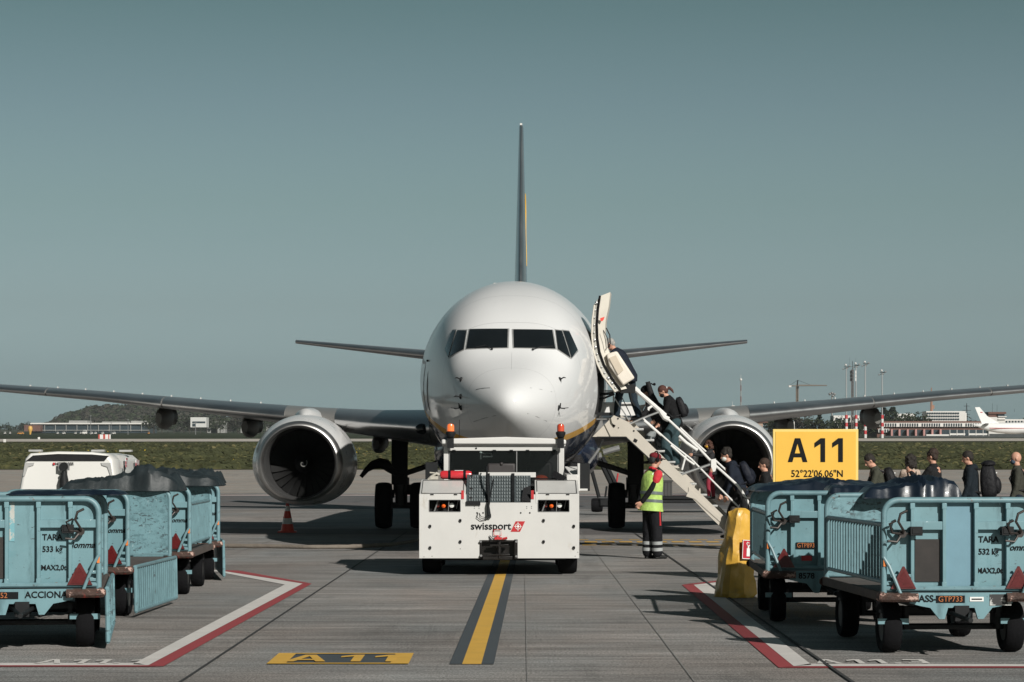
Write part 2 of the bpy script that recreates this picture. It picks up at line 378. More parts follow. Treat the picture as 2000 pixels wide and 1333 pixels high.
# slab joints filled with dark sealant
jm = mat('joint_sealant', (.03,.03,.03), .9, var=.4, scale=20)
b = MB()
for x0, x1, w in ((-2.63,-2.45,.013), (2.66,2.82,.016), (7.9,8.1,.014), (-7.9,-7.7,.014)):
    b.add([(x0-w,15,.012),(x0+w,15,.012),(x1+w,60,.012),(x1-w,60,.012)], [(0,1,2,3)])
struct(b.build('slab_joint', jm, smooth=False))
jm2 = mat('faint_joint', (.215,.205,.195), .9, var=.5, scale=9)
b = MB()
for x0 in (.10, 1.42, -5.2, 5.3):
    b.add([(x0-.006,15,.0055),(x0+.006,15,.0055),(x0+.19,60,.0055),(x0+.178,60,.0055)], [(0,1,2,3)])
struct(b.build('slab_joint', jm2, smooth=False)); b = MB()
for y0 in (24.6, 27.0, 29.3, 32.1, 37.2, 42.3, 47.5):
    b.add([(-30,y0-.008,.0055),(30,y0-.008,.0055),(30,y0+.008,.0055),(-30,y0+.008,.0055)], [(0,1,2,3)])
struct(b.build('slab_joint', mat('pale_joint', (.36,.34,.315), .9, var=.35, scale=6), smooth=False))
# grass tufts and dandelions
def tufts(name, label, n, y0, y1, m, h, w, seed, clump=None):
    rnd = random.Random(seed); b = MB()
    for i in range(n):
        u = rnd.random(); y = 1/(1/y0+(1/y1-1/y0)*u); x = rnd.uniform(-.215, .215)*y
        if clump and noise.noise(Vector((x*.06, y*.012, seed))) < clump: continue
        z = terr(y)+.02; ww = w*rnd.uniform(.5,1.4)*(y/215)**.5; hh = h*rnd.uniform(.5,1.3)*(y/215)**.3; j = rnd.uniform(-.3,.3)
        b.add([(x-ww/2,y,z),(x+ww/2,y+j,z),(x+ww*.3,y+j,z+hh*rnd.uniform(.6,1)),(x+rnd.uniform(-.1,.1),y,z+hh),(x-ww*.35,y,z+hh*rnd.uniform(.5,.9))], [(0,1,2,3,4)])
    o = b.build(name, m, smooth=False); tag(o, label, 'grass', kind='stuff'); return o
tg1 = mat('grass_blades', (.046,.050,.024), .9, var=.5, scale=.15, spec=.1, stretch=(1,.15,1), spots=[((.10,.095,.04), .4, .54, .1)])
tg2 = mat('dry_grass_blades', (.12,.105,.05), .9, var=.4, scale=.3, spec=.1)
tufts('grass_tufts', 'green grass tufts across the airfield beyond the taxiway', 9000, 216, 560, tg1, .42, .9, 3)
tufts('dry_grass_tufts', 'dry straw coloured tufts scattered in the green airfield grass', 3200, 218, 560, tg2, .3, .9, 5, .02)
dm = mat('dandelion', (.62,.42,.03), .9, var=.2, scale=2)
tufts('dandelions', 'yellow dandelion flowers in patches on the airfield grass', 5200, 216, 420, dm, .26, .22, 8, .16)
# ================================================================ airliner
AB = Vector((-.02, 44.0, 0)); AY = -.0084
air = thing('airliner', 'white twin engine airliner with navy belly facing the camera behind the white tug', 'airplane', AB, AY)
AI = Matrix.Rotation(-AY, 4, 'Z') @ Matrix.Translation(-AB)
def aw(px, py, y):                          # photo position at aircraft station y -> aircraft coordinates
    return AI @ W(px, py, 44.0+y)
sq = math.sqrt
Tw = [(0,0),(.03,.12),(.1,.215),(.4,.445),(1,.74),(2,1.09),(3,1.34),(4,1.53),(5,1.68),(6,1.79),(7.5,1.89),(9,1.915),(25,1.915),(29,1.74),(33,1.30),(36,.85),(38,.48),(39.2,.15)]
Tt = [(0,2.67),(.03,2.79),(.1,2.88),(.4,3.06),(1,3.29),(1.6,3.51),(1.95,3.68),(2.5,4.08),(3,4.38),(3.5,4.62),(4,4.80),(5,5.05),(6,5.19),(7.5,5.27),(30,5.27),(39.2,5.0)]
Tb = [(0,2.67),(.03,2.55),(.1,2.46),(.4,2.26),(1,2.01),(2,1.70),(3,1.52),(4,1.42),(5,1.35),(6,1.31),(7.5,1.29),(22,1.29),(26,1.45),(30,2.1),(35,3.4),(39.2,4.5)]
Tc = [(0,2.67),(1,2.70),(2,2.78),(4,2.98),(6,3.18),(7.5,3.28),(25,3.28),(35,4.2),(39.2,4.75)]
TS = [[(sq(a), b) for a, b in T] for T in (Tw, Tt, Tb, Tc)]
def sec(y):
    s = sq(max(0, y)); return [interp(T, s) for T in TS]
def pw_(y): return 2+1.05*max(0, 1-abs(y-2.3)/(1.9 if y < 2.3 else 3.6))
def ring(y, n=72, off=0):
    w, t, b, c = sec(y); p = pw_(y); out = []
    for j in range(n):
        a = 2*math.pi*j/n; x = math.sin(a); z = math.cos(a)
        e = 2/p if z > 0 else 1.0
        out.append(Vector(((w+off)*math.copysign(abs(x)**e, x), y, c+((t-c+off) if z > 0 else (c-b+off))*math.copysign(abs(z)**e, z))))
    return out
ys = [.004,.02,.05,.1,.17,.26,.38,.52,.7,.9,1.1,1.3,1.5,1.7,1.9,2.1,2.3,2.5,2.75,3,3.3,3.6,4,4.4,4.8,5.2,5.6,6,6.7,7.5,9,11,13,15,18,21,23.5,25,27,29,31,33,35,36.5,38,39,39.2]
fusm = mat('airliner_livery', (.635,.635,.635), .6, var=.025, scale=.5, coat=.6, spec=.08, spots=[((.42,.42,.41), .9, .66, .25, (1,.35,1))])
def livery(m):
    nt = m.node_tree; N = nt.nodes; L = nt.links; b = N['Principled BSDF']
    src = b.inputs['Base Color'].links[0].from_socket
    tc = N.new('ShaderNodeTexCoord'); s = N.new('ShaderNodeSeparateXYZ'); L.new(tc.outputs['Object'], s.inputs[0])
    def mth(op, a, b_=None):
        n = N.new('ShaderNodeMath'); n.operation = op
        for i, q in enumerate((a, b_)):
            if q is None: continue
            if isinstance(q, (int, float)): n.inputs[i].default_value = q
            else: L.new(q, n.inputs[i])
        return n.outputs[0]
    k = mth('SUBTRACT', s.outputs['Z'], mth('MULTIPLY', s.outputs['Y'], .127))
    def over(a, fac, col):
        mx = N.new('ShaderNodeMix'); mx.data_type = 'RGBA'; L.new(fac, mx.inputs['Factor']); L.new(a, mx.inputs['A']); mx.inputs['B'].default_value = (*col, 1); return mx.outputs['Result']
    c = over(src, mth('LESS_THAN', k, 1.88), (.62,.33,.045))
    c = over(c, mth('LESS_THAN', k, 1.74), (.010,.020,.045))
    # panel joints
    for y0, w_ in ((1.12,.006),(2.72,.005),(3.95,.005),(6.3,.006),(8.9,.006)):
        f = mth('MULTIPLY', mth('LESS_THAN', mth('ABSOLUTE', mth('SUBTRACT', s.outputs['Y'], y0)), w_), .30 if y0 < 2 else .5); c = over(c, f, (.12,.12,.12))
    # centre seam up the nose
    f = mth('MULTIPLY', mth('LESS_THAN', mth('ABSOLUTE', s.outputs['X']), .004), mth('LESS_THAN', mth('ABSOLUTE', mth('SUBTRACT', s.outputs['Y'], 1.45)), .42))
    c = over(c, mth('MULTIPLY', f, .4), (.15,.15,.15))
    L.new(c, b.inputs['Base Color'])
livery(fusm)
fb = MB(); fb.loft([ring(y) for y in ys]); fus = fb.build('fuselage', fusm, air, angle=60)
def ysurf(x, z):
    lo, hi = .001, 9.0
    def Fv(y):
        w, t, b, c = sec(y); hh = (t-c) if z > c else (c-b); p = pw_(y) if z > c else 2; return abs(x/w)**p+abs((z-c)/hh)**p-1
    if Fv(hi) > 0: return hi
    for _ in range(40):
        m = (lo+hi)/2
        if Fv(m) > 0: lo = m
        else: hi = m
    return (lo+hi)/2
def onsurf(px, py):
    y = 3.0
    for _ in range(12):
        p = aw(px, py, y); y = .5*y+.5*ysurf(p.x, p.z)
    return aw(px, py, y)
def nrm(x, z, e=.01):
    px_ = Vector((x+e, ysurf(x+e, z), z))-Vector((x-e, ysurf(x-e, z), z)); pz = Vector((x, ysurf(x, z+e), z+e))-Vector((x, ysurf(x, z-e), z-e))
    n = px_.cross(pz).normalized(); return n if n.y < 0 else -n
def patch(corners, name, m, off, grow=0, parent=None, nu=14, nv=9, thick=.012):
    c = [onsurf(*q) for q in corners]                  # order: bl, br, tr, tl
    cen = sum(c, Vector())/4
    c = [q+(q-cen).normalized()*grow for q in c]
    b = MB(); top = []; bot = []
    for j in range(nv+1):
        for i in range(nu+1):
            u, v = i/nu, j/nv; p = (c[0]*(1-u)+c[1]*u)*(1-v)+(c[3]*(1-u)+c[2]*u)*v
            q = Vector((p.x, ysurf(p.x, p.z), p.z)); n_ = nrm(p.x, p.z); top.append(q+n_*off); bot.append(q-n_*thick)
    k = nu+1; fs = [(j*k+i, j*k+i+1, (j+1)*k+i+1, (j+1)*k+i) for j in range(nv) for i in range(nu)]
    b.add(top, fs); b.add(bot, [tuple(reversed(f)) for f in fs])
    per = [(i) for i in range(k)]+[j*k+nu for j in range(1, nv+1)]+[nv*k+i for i in range(nu-1, -1, -1)]+[j*k for j in range(nv-1, 0, -1)]
    o2 = len(top)
    for a, e in zip(per, per[1:]+per[:1]): b.f.append([a, a+o2, e+o2, e]); b.m.append(0)
    return b.build(name, m, parent or air, angle=50)
framem = mat('window_frame', (.40,.40,.39), .4, metal=.4, var=.15, scale=14)
panes = [[(911.5,682),(991,680),(992,644),(918,644.5)], [(1004,680),(1084,682),(1078,646),(1003,645)],
         [(879,697),(906,683),(911.5,647),(894,646.5)], [(870.5,681),(876.5,698),(891,646.5),(884.5,646)],
         [(1089,683),(1113,699),(1096.5,647.5),(1084.5,646.5)], [(1115.5,700),(1127,684),(1111,648.5),(1099,647.5)]]
for c in panes:
    f = patch(c, 'window_frame', framem, .006, grow=.035)
    patch(c, 'window_pane', M['glass'], .016, parent=f)
# wipers
for a, e, k in (((961,682),(930,678.5),0), ((1041,683),(1080,677),1)):
    p0, p1 = onsurf(*a)+Vector((0,-.05,.0)), onsurf(*e)+Vector((0,-.06,0))
    p2 = onsurf(a[0]-12, a[1]-7)+Vector((0,-.06,0)); p3 = onsurf(a[0]+14, a[1]-5)+Vector((0,-.05,0))
    MB().tube([p0, p3 if k else p2], .008, 6).tube([p2, p1] if not k else [p3, p1], .010, 6).sph(p0, .022, 8).build('wiper', M['blackmetal'], air)
# probes and vanes
for px_, py in ((901,742),(1093,742),(900,775),(901,797),(1090,797)):
    p = onsurf(px_, py); n_ = nrm(p.x, p.z); s_ = -1 if px_ < 1000 else 1
    b = MB(); b.sph(p, (.035,.02,.05), 8); q = p+n_*.09
    b.tube([p, q, q+Vector((s_*.03,-.10,-.01))], [.012,.012,.008], 6)
    if py > 790: b.tube([q, q+Vector((s_*.10,-.02,.01))], [.010,.006], 6); b.tube([p+n_*.03, p+n_*.05+Vector((0,0,.09))], [.02,.008], 6)
    b.build('pitot_probe', M['blackmetal'], air)
for (a, e) in (((957,758),(930,761)), ((1035,758),(1078,766)), ((1030,808),(1068,823)), ((968,812),(925,824))):
    p0 = onsurf(*a); pm = onsurf((a[0]+e[0])/2, (a[1]+e[1])/2-1); p1 = onsurf(*e)
    MB().tube([p0, pm, p1], .0055, 5).build('lightning_strip', M['grey'], air)
# roof antenna and beacon
b = MB(); b.box((-.2, 9, 5.30), (.5,.5,.10)); b.build('satellite_antenna', M['whiteclean'], air, bevel=.03)
b = MB(); b.prism([(8.6,5.22),(9.0,5.22),(8.95,5.33),(8.8,5.33)], -.02, .02, 'x'); b.build('blade_antenna', M['whiteclean'], air)
# door opening (left-hand side of the aircraft, right in the picture)
def side_pt(y, z, off=0):
    w, t, b_, c = sec(y); hh = (t-c) if z > c else (c-b_); q = max(0, 1-((z-c)/hh)**2)
    n_ = Vector((sq(q)/w, 0, (z-c)/hh**2)).normalized()
    return Vector((w*sq(q), y, z))+n_*off
def side_patch(name, y0, y1, z0, z1, m, off, nz=16, sgn=1, parent=None, thick=.03):
    b = MB(); top = []; bot = []
    for j in range(nz+1):
        z = lerp(z0, z1, j/nz)
        for y in (y0, (y0+y1)/2, y1):
            p = side_pt(y, z, off); q = side_pt(y, z, off-thick); top.append(Vector((p.x*sgn, p.y, p.z))); bot.append(Vector((q.x*sgn, q.y, q.z)))
    fs = [(j*3+i, j*3+i+1, j*3+i+4, j*3+i+3) for j in range(nz) for i in range(2)]
    b.add(top, fs); b.add(bot, fs)
    per = [0,1,2]+[j*3+2 for j in range(1, nz+1)]+[nz*3+1, nz*3]+[j*3 for j in range(nz-1, 0, -1)]; o2 = len(top)
    for a, e in zip(per, per[1:]+per[:1]): b.f.append([a, a+o2, e+o2, e]); b.m.append(0)
    return b.build(name, m, parent or air)
dfr = side_patch('door_frame', 4.42, 5.62, 2.52, 4.80, M['grey'], .006)
side_patch('door_opening', 4.48, 5.56, 2.58, 4.75, M['dark'], .012, parent=dfr)  # dark sheet on the skin for the unlit cabin, widened over the door's shadow
svc = side_patch('service_door', 4.6, 5.3, 2.65, 4.35, fusm, .008, sgn=-1)
b = MB()
for y in (4.6, 5.3): b.tube([Vector((-side_pt(y, z, .01).x, y, z)) for z in [2.65+.17*i for i in range(11)]], .006, 5)
b.tube([Vector((-side_pt(4.95, 3.6, .02).x, 4.8, 3.6)), Vector((-side_pt(5.0, 3.6, .02).x, 5.1, 3.6))], .02, 6); b.build('door_handle', M['blackmetal'], svc)
p = Vector((-side_pt(4.1, 3.55, .01).x, 4.1, 3.55)); b = MB(); b.sph(p, (.02,.07,.07), 12); b.build('static_port', M['blackmetal'], air)
# the open passenger door, swung out and seen nearly edge on
def curve_pts(pts, y): return [aw(px_, py, y) for px_, py in pts]
outer = [(1160,596),(1156,625),(1155,655),(1158,685),(1166,712),(1178,736),(1192,754),(1201,766)]
inner = [(1192,571),(1189,598),(1183,625),(1181,650),(1185,676),(1195,702),(1211,728),(1233,757)]
mid   = [(1172,578),(1168,605),(1166,634),(1167,662),(1171,688),(1180,713),(1194,737),(1212,762)]
door = None
b = MB(); yn, yf = 4.35, 5.15
rings = []
for o_, i_ in zip(outer, mid):
    a, e = aw(*o_, yn), aw(*i_, yn+.02); a2, e2 = a.copy(), e.copy(); a2.y = yf; e2.y = yf
    a2 += Vector((.02,0,0)); e2 += Vector((.10,0,0)); rings.append([a, e, e2, a2])
b.loft(rings); door = b.build('cabin_door', mat('door_edge', (.30,.29,.26), .45, metal=.3, var=.2, scale=8), air, angle=35)
b = MB(); rings = []
for o_, i_ in zip(mid, inner):
    a, e = aw(o_[0]+1.5, o_[1], yn+.06), aw(*i_, yn+.22); a2, e2 = a.copy(), e.copy(); a2.y = yf; e2.y = yf+.02; a2.x += .08; e2.x += .04
    rings.append([a, e, e2, a2])
b.loft(rings); b.build('door_lining', M['lining'], door, angle=35)
b = MB(); b.tube([aw(x, y, yn-.0) for x, y in [(q[0]-.2, q[1]) for q in mid]], .022, 6); b.build('door_seal', M['black'], door)
b = MB(); b.tube([aw(x+1, y, yn-.02) for x, y in outer], .018, 6); b.build('door_rim', M['lining'], door)
b = MB()
for k in range(len(outer)-1):
    for t_ in (.15, .65):
        x = lerp(lerp(outer[k][0], outer[k+1][0], t_), lerp(mid[k][0], mid[k+1][0], t_), .45); y = lerp(lerp(outer[k][1], outer[k+1][1], t_), lerp(mid[k][1], mid[k+1][1], t_), .45)
        b.sph(aw(x, y, yn-.01), .020 if (k+int(t_*2)) % 3 else .032, 8)
b.build('door_bolts', M['alu'], door)
b = MB(); ca = [aw(x, y, yn-.02) for x, y in ((1184,692),(1205,686),(1240,739),(1217,754),(1190,716))]
b.loft([ca, [p+Vector((.02,.62,.02)) for p in ca]]); b.build('slide_pack', mat('slide_cover', (.66,.60,.52), .5, var=.06), door, bevel=.03, label='cream escape slide pack low on the open door')
ca = [aw(x, y, yn-.05) for x, y in ((1189,700),(1203,694),(1218,723),(1207,733))]
b = MB(); b.loft([ca, [p+Vector((0,.05,0)) for p in ca]]); b.build('slide_pocket', mat('tan_pocket', (.50,.43,.34), .7, var=.1), door, bevel=.01)
b = MB(); b.tube([aw(1184,641,yn+.1), aw(1191,655,yn+.08), aw(1192,672,yn+.08), aw(1187,680,yn+.1)], .012, 6)
b.tube([aw(1178,645,yn), aw(1186,660,yn), aw(1191,680,yn)], .008, 6); b.build('door_handle', M['blackmetal'], door)
b = MB(); ca = [aw(x, y, yn+.0) for x, y in ((1172,622),(1181,619),(1179,625),(1176,628),(1173,627))]; b.loft([ca, [p+Vector((0,.02,0)) for p in ca]]); b.build('red_flag', mat('red_tag', (.7,.06,.04), .6), door)
b = MB(); b.tube([aw(1150,772,4.9), aw(1180,770,4.6), aw(1198,768,yn+.2)], .03, 8); b.tube([aw(1152,783,4.9), aw(1180,778,4.6), aw(1200,770,yn+.2)], .02, 8)
b.tube([aw(1230,765,yn), aw(1234,785,yn), aw(1240,793,yn)], .018, 6); b.box(aw(1226,760,yn+.3), (.28,.3,.16)); b.tube([aw(1214,775,yn), aw(1232,812,yn)], .010, 6); b.build('door_hinge', M['blackmetal'], door)
# ---- wings
def foil(n=22, t=.12):
    up, lo = [], []
    for i in range(n+1):
        x = (1-math.cos(math.pi*i/n))/2
        th = 5*t*(.2969*sq(x)-.126*x-.3516*x*x+.2843*x**3-.1036*x**4)
        cam_ = .018*4*x*(1-x); up.append((x, cam_+th)); lo.append((x, cam_-th*.95))
    return up+lo[-2:0:-1]
#            x     yLE   chord  zLE    thick  twist(rad)
WST = [(0.6, 11.9, 9.4, 2.34, .115, .050), (1.88, 13.3, 7.9, 2.40, .110, .045), (3.2, 14.3, 6.7, 2.50, .100, .040), (4.83, 15.5, 5.6, 2.66, .090, .030), (7.5, 17.2, 4.5, 2.93, .080, .020),
       (10.5, 19.1, 3.5, 3.24, .075, .010), (13.5, 21.0, 2.6, 3.50, .075, 0), (17.1, 23.3, 1.7, 3.84, .075, 0)]
def wrings(s_, T=WST, sub=3, ofs=0, x1=1.0):
    out = []; k = len(T)
    for i in range(k-1):
        for q in range(sub if i < k-2 else sub+1):
            t_ = q/sub; st = [lerp(T[i][c], T[i+1][c], t_) for c in range(6)]; ringp = []
            for (u, v) in foil(t=st[4]):
                y = u*st[2]; z = v*st[2]-math.sin(st[5])*y; ringp.append(Vector((s_*st[0], st[1]+y, st[3]+z)))
            out.append(ringp)
    return out
wm2 = mat('wing_underside', (.23,.225,.215), .38, metal=.25, var=.12, scale=.6, coat=.15, spots=[((.10,.095,.09), 1.4, .62, .15, (1,.3,1))])
for s_ in (-1, 1):
    wg = MB(); wg.loft(wrings(s_)); wing = wg.build('wing', wm2, air, angle=70)
    # polished leading edge slats: a skin just proud of the nose of the section
    for (xa, xb) in ((1.95, 4.2), (5.45, 8.6), (8.64, 11.8), (11.84, 16.6)):
        b = MB(); rings = []
        for q in range(7):
            x = lerp(xa, xb, q/6)
            for i in range(len(WST)-1):
                if WST[i+1][0] >= x: break
            t_ = (x-WST[i][0])/(WST[i+1][0]-WST[i][0]); st = [lerp(WST[i][c], WST[i+1][c], t_) for c in range(6)]
            pts = foil(n=40, t=st[4]); n2 = len(pts)
            idx = [k_ % n2 for k_ in range(-9, 13)]; rp = []
            for k_ in idx:
                u, v = pts[k_]; y = u*st[2]; z = v*st[2]-math.sin(st[5])*y
                dirv = Vector((0, u-.03, v-.004)); dirv.normalize(); rp.append(Vector((s_*x, st[1]+y, st[3]+z))+dirv*.012)
            inner_ = [p+Vector((0,.03,0)) for p in rp[::-1]]; rings.append(rp+inner_)
        b.loft(rings); b.build('slat', M['alu'], wing, angle=50)
    b = MB()
    for k in range(9):
        x = 6.2+k*.78; i = [j for j in range(len(WST)-1) if WST[j+1][0] >= x][0]; t_ = (x-WST[i][0])/(WST[i+1][0]-WST[i][0]); st = [lerp(WST[i][c], WST[i+1][c], t_) for c in range(6)]
        b.box((s_*x, st[1]+st[2]*.3, st[3]+st[2]*(st[4]*.5+.018)-math.sin(st[5])*st[2]*.3+.0), (.02,.14,.045))
    b.build('vortex_generators', M['whiteclean'], wing)
    # root fairing
    b = MB(); rings = []
    for y, w_, h_, zc in ((11.2,.10,.15,1.95),(12.0,.35,.40,1.9),(13.5,.5,.5,1.85),(17,.6,.6,1.8),(21,.6,.6,1.85),(24,.2,.3,2.0)):
        rings.append([Vector((s_*(1.35+w_*math.cos(a)), y, zc+h_*math.sin(a))) for a in [2*math.pi*j/20 for j in range(20)]])
    b.loft(rings); b.build('wing_root_fairing', M['navy'], air)
    # flap track fairings
    for (x, y0, y1, r_, zc) in ((3.4, 17.6, 21.6, .21, 2.05), (6.6, 17.9, 21.7, .25, 2.48), (8.85, 19.0, 22.2, .25, 2.70)):
        b = MB(); rings = []
        for q in range(11):
            t_ = q/10; e = math.sin(math.pi*min(1, t_*1.25+.08))**.55 if t_ < .72 else max(.05, (1-t_)/.28)**.7*.93
            e = max(.06, e); y = lerp(y0, y1, t_); rings.append([Vector((s_*x+.17*e*math.cos(a)*(abs(math.cos(a))**-.25 if abs(math.cos(a)) > .05 else 1), y, zc+.10*t_+r_*e*math.sin(a)*1.15)) for a in [2*math.pi*(j+.5)/16 for j in range(16)]])
        b.loft(rings); b.build('flap_fairing', mat('fairing_paint', (.13,.125,.115), .5, var=.2), wing)
    # winglet
    b = MB(); b.add([(s_*17.05,23.4,3.8),(s_*17.2,25.0,3.8),(s_*17.9,25.9,6.2),(s_*17.9,25.3,6.2),(s_*17.17,23.4,3.9),(s_*17.3,25.0,3.9),(s_*17.96,25.9,6.2),(s_*17.96,25.3,6.2)],
        [(0,1,2,3),(7,6,5,4),(0,3,7,4),(1,5,6,2),(3,2,6,7),(0,4,5,1)]); b.build('winglet', M['navy'], wing)
    # landing light in the root
    p = Vector((s_*2.12, 13.42, 2.42)); b = MB(); b.sph(p+Vector((0,.05,-.03)), (.15,.09,.12), 16); b.build('landing_light', M['glass'], air)
    # ---- horizontal stabilizer
    rings = []
    for q in range(7):
        t_ = q/6; x = lerp(.3, 7.17, t_); yl = lerp(32.9, 37.2, t_); ch = lerp(4.5, 1.35, t_); z0 = 4.50+.125*x
        rings.append([Vector((s_*x, yl+u*ch, z0+v*ch)) for u, v in foil(t=.095)])
    b = MB(); b.loft(rings); st_ = b.build('tailplane', mat('tailplane_paint', (.30,.29,.28), .35, metal=.2, var=.1), air, angle=70)
    b = MB(); b.loft([[r_[k_ % len(r_)]+Vector((0,-.012,.0)) for k_ in range(-6, 7)]+[r_[k_ % len(r_)]+Vector((0,.03,0)) for k_ in range(6, -7, -1)] for r_ in rings]); b.build('leading_edge', M['alu'], st_)
# ---- fin
rings = []
for q in range(9):
    t_ = q/8; z = lerp(4.9, 12.14, t_); yl = lerp(29.8, 36.2, t_); ch = lerp(7.4, 2.3, t_); 
    rings.append([Vector((v*ch*1.0, yl+u*ch, z)) for u, v in [(a, (b_-.018*4*a*(1-a))) for a, b_ in foil(t=lerp(.066,.062,t_))]])
b = MB(); b.loft(rings); fin = b.build('tail_fin', M['navy'], air, angle=70)
b = MB(); b.loft([[r_[k_ % len(r_)]*1.0+Vector((0,-.012,0)) for k_ in range(-5, 6)]+[r_[k_ % len(r_)]+Vector((0,.03,0)) for k_ in range(5, -6, -1)] for r_ in rings]); b.build('leading_edge', M['alu'], fin)
b = MB(); b.box((0, 36.3, 12.16), (.07,.35,.06)); b.build('fin_cap', M['whiteclean'], fin)
b = MB(); pts = []
for q in range(9):
    t_ = q/8; z = lerp(7.6, 9.9, t_); y = lerp(34.6, 35.3, t_)+.5*math.sin(t_*3.1); yl = lerp(29.8, 36.2, (z-4.9)/7.5); ch = lerp(7.4, 2.3, (z-4.9)/7.5); u = min(.8, max(.2, (y-yl)/ch)); 
    th = 5*.064*(.2969*sq(u)-.126*u-.3516*u*u+.2843*u**3-.1036*u**4); pts.append(Vector((th*ch+.012, yl+u*ch, z)))
b.tube(pts, [.012,.02,.02,.016,.016,.02,.025,.02,.012], 8); b.build('tail_emblem', M['yellow'], fin, label='yellow curved emblem stroke on the fin')
for s_ in (-1,1): MB().tube([(s_*.22,31.2,5.8),(s_*.30,31.15,5.86)], .02, 6).build('vane', M['blackmetal'], fin)
# ---- engines
def engine(s_):
    cx, cz = s_*4.83, 1.61
    def nac(y, r, flat_):                  # flattened underside
        out = []
        for j in range(64):
            a = 2*math.pi*j/64; x = math.sin(a); z = math.cos(a); rr = r
            zz = z*rr*(1.0 if z > 0 else 1-flat_*(-z)); xx = x*rr*(1+flat_*.25*(1-abs(z)) )
            out.append(Vector((cx+xx, y, cz+zz)))
        return out
    lip = [(13.02,.80,.0),(12.96,.82,.02),(12.92,.85,.04),(12.93,.88,.06),(12.98,.915,.08),(13.08,.95,.10)]
    out_ = [(13.08,.952,.10),(13.3,1.015,.12),(13.7,1.085,.135),(14.3,1.115,.14),(15.0,1.12,.13),(15.8,1.08,.11),(16.6,.98,.08),(17.2,.88,.05),(17.25,.82,.04)]
    inn_ = [(13.02,.80,0),(13.12,.775,0),(13.3,.765,0),(13.6,.775,0),(14.45,.79,0)]
    b = MB(); b.loft([nac(*q) for q in out_], caps=False); eng = b.build('engine', mat('nacelle_paint', (.60,.60,.595), .28, var=.03, coat=.3), air, angle=60)
    b = MB(); b.loft([nac(*q) for q in lip], caps=False); b.build('intake_lip', M['chrome'], eng, angle=60)
    b = MB(); b.loft([nac(*q) for q in inn_], caps=False); b.build('intake_duct', mat('intake_liner', (.05,.05,.05), .7, metal=.2, var=.1), eng, angle=60)
    b = MB(); b.lathe([(.02,14.4),(.80,14.4),(.80,14.5),(.02,14.5)], (cx,0,cz), 'y', 48, caps=True); b.build('fan_backing', M['dark'], eng)
    fm = mat('fan_blade_titanium', (.007,.007,.007), .6, metal=.5, var=.2)
    for k in range(24):
        a = 2*math.pi*k/24; b = MB(); rg = []
        for q in range(5):
            r_ = lerp(.22, .775, q/4); tw = lerp(.35, 1.05, q/4); hw = lerp(.05,.085,q/4); aa = a+.10*q/4
            c_ = Vector((cx+r_*math.sin(aa), 14.28, cz+r_*math.cos(aa))); tv = Vector((math.cos(aa), 0, -math.sin(aa)))*math.cos(1.2-tw)+Vector((0,1,0))*math.sin(1.2-tw)*1.0
            nv = Vector((0,1,0)); rg.append([c_-tv*hw-nv*.004, c_+tv*hw-nv*.004, c_+tv*hw+nv*.004, c_-tv*hw+nv*.004])
        b.loft(rg); b.build('fan_blade', fm, eng)
    b = MB(); b.lathe([(.005,13.85),(.06,13.90),(.13,14.0),(.19,14.14),(.225,14.28)], (cx,0,cz), 'y', 32, caps=True); sp_ = b.build('spinner', M['blackmetal'], eng)
    pts = []
    for q in range(22):
        t_ = q/21; a = t_*5.0+2.0; r_ = .02+.085*t_; y = 13.85+r_*.85; pts.append((cx+r_*math.cos(a), y-.02, cz+r_*math.sin(a)))
    MB().tube(pts, .009, 6).build('spiral_mark', mat('dim_white_mark', (.22,.22,.21), .7), sp_)  # white mark greyed in its colour for the shade inside the intake
    # pylon
    b = MB(); rg = []
    for y, w_, z0, z1 in ((14.0,.03,2.62,2.66),(14.4,.17,2.45,2.86),(15.0,.32,2.35,2.87),(15.6,.34,2.30,2.90),(16.4,.30,2.2,2.88),(17.5,.18,2.1,2.8),(18.6,.06,2.2,2.6)):
        rg.append([Vector((cx+w_*math.cos(a), y, (z0+z1)/2+(z1-z0)/2*math.sin(a))) for a in [2*math.pi*j/20 for j in range(20)]])
    b.loft(rg); b.build('pylon', mat('pylon_paint', (.56,.56,.555), .3, var=.04, coat=.2), eng)
    b = MB(); a = .75; p = Vector((cx-s_*1.10*math.cos(a)*1.0, 14.6, cz+1.10*math.sin(a))); d_ = Vector((-s_*math.cos(a), 0, math.sin(a)))
    b.add([p, p+Vector((0,.9,0)), p+d_*.28+Vector((0,.95,0)), p+d_*.24+Vector((0,.35,0)), p+Vector((.02,0,.02)), p+Vector((.02,.9,.02)), p+d_*.28+Vector((.02,.95,.02)), p+d_*.24+Vector((.02,.35,.02))],
        [(0,1,2,3),(7,6,5,4),(0,3,7,4),(1,5,6,2),(3,2,6,7),(0,4,5,1)]); b.build('nacelle_strake', M['wing'], eng)
    b = MB(); b.lathe([(.60,16.8),(.55,17.4),(.40,18.1),(.38,18.15),(.1,18.9)], (cx,0,cz), 'y', 32, caps=True); b.build('exhaust', M['blackmetal'], eng)
    return eng
engine(-1); engine(1)
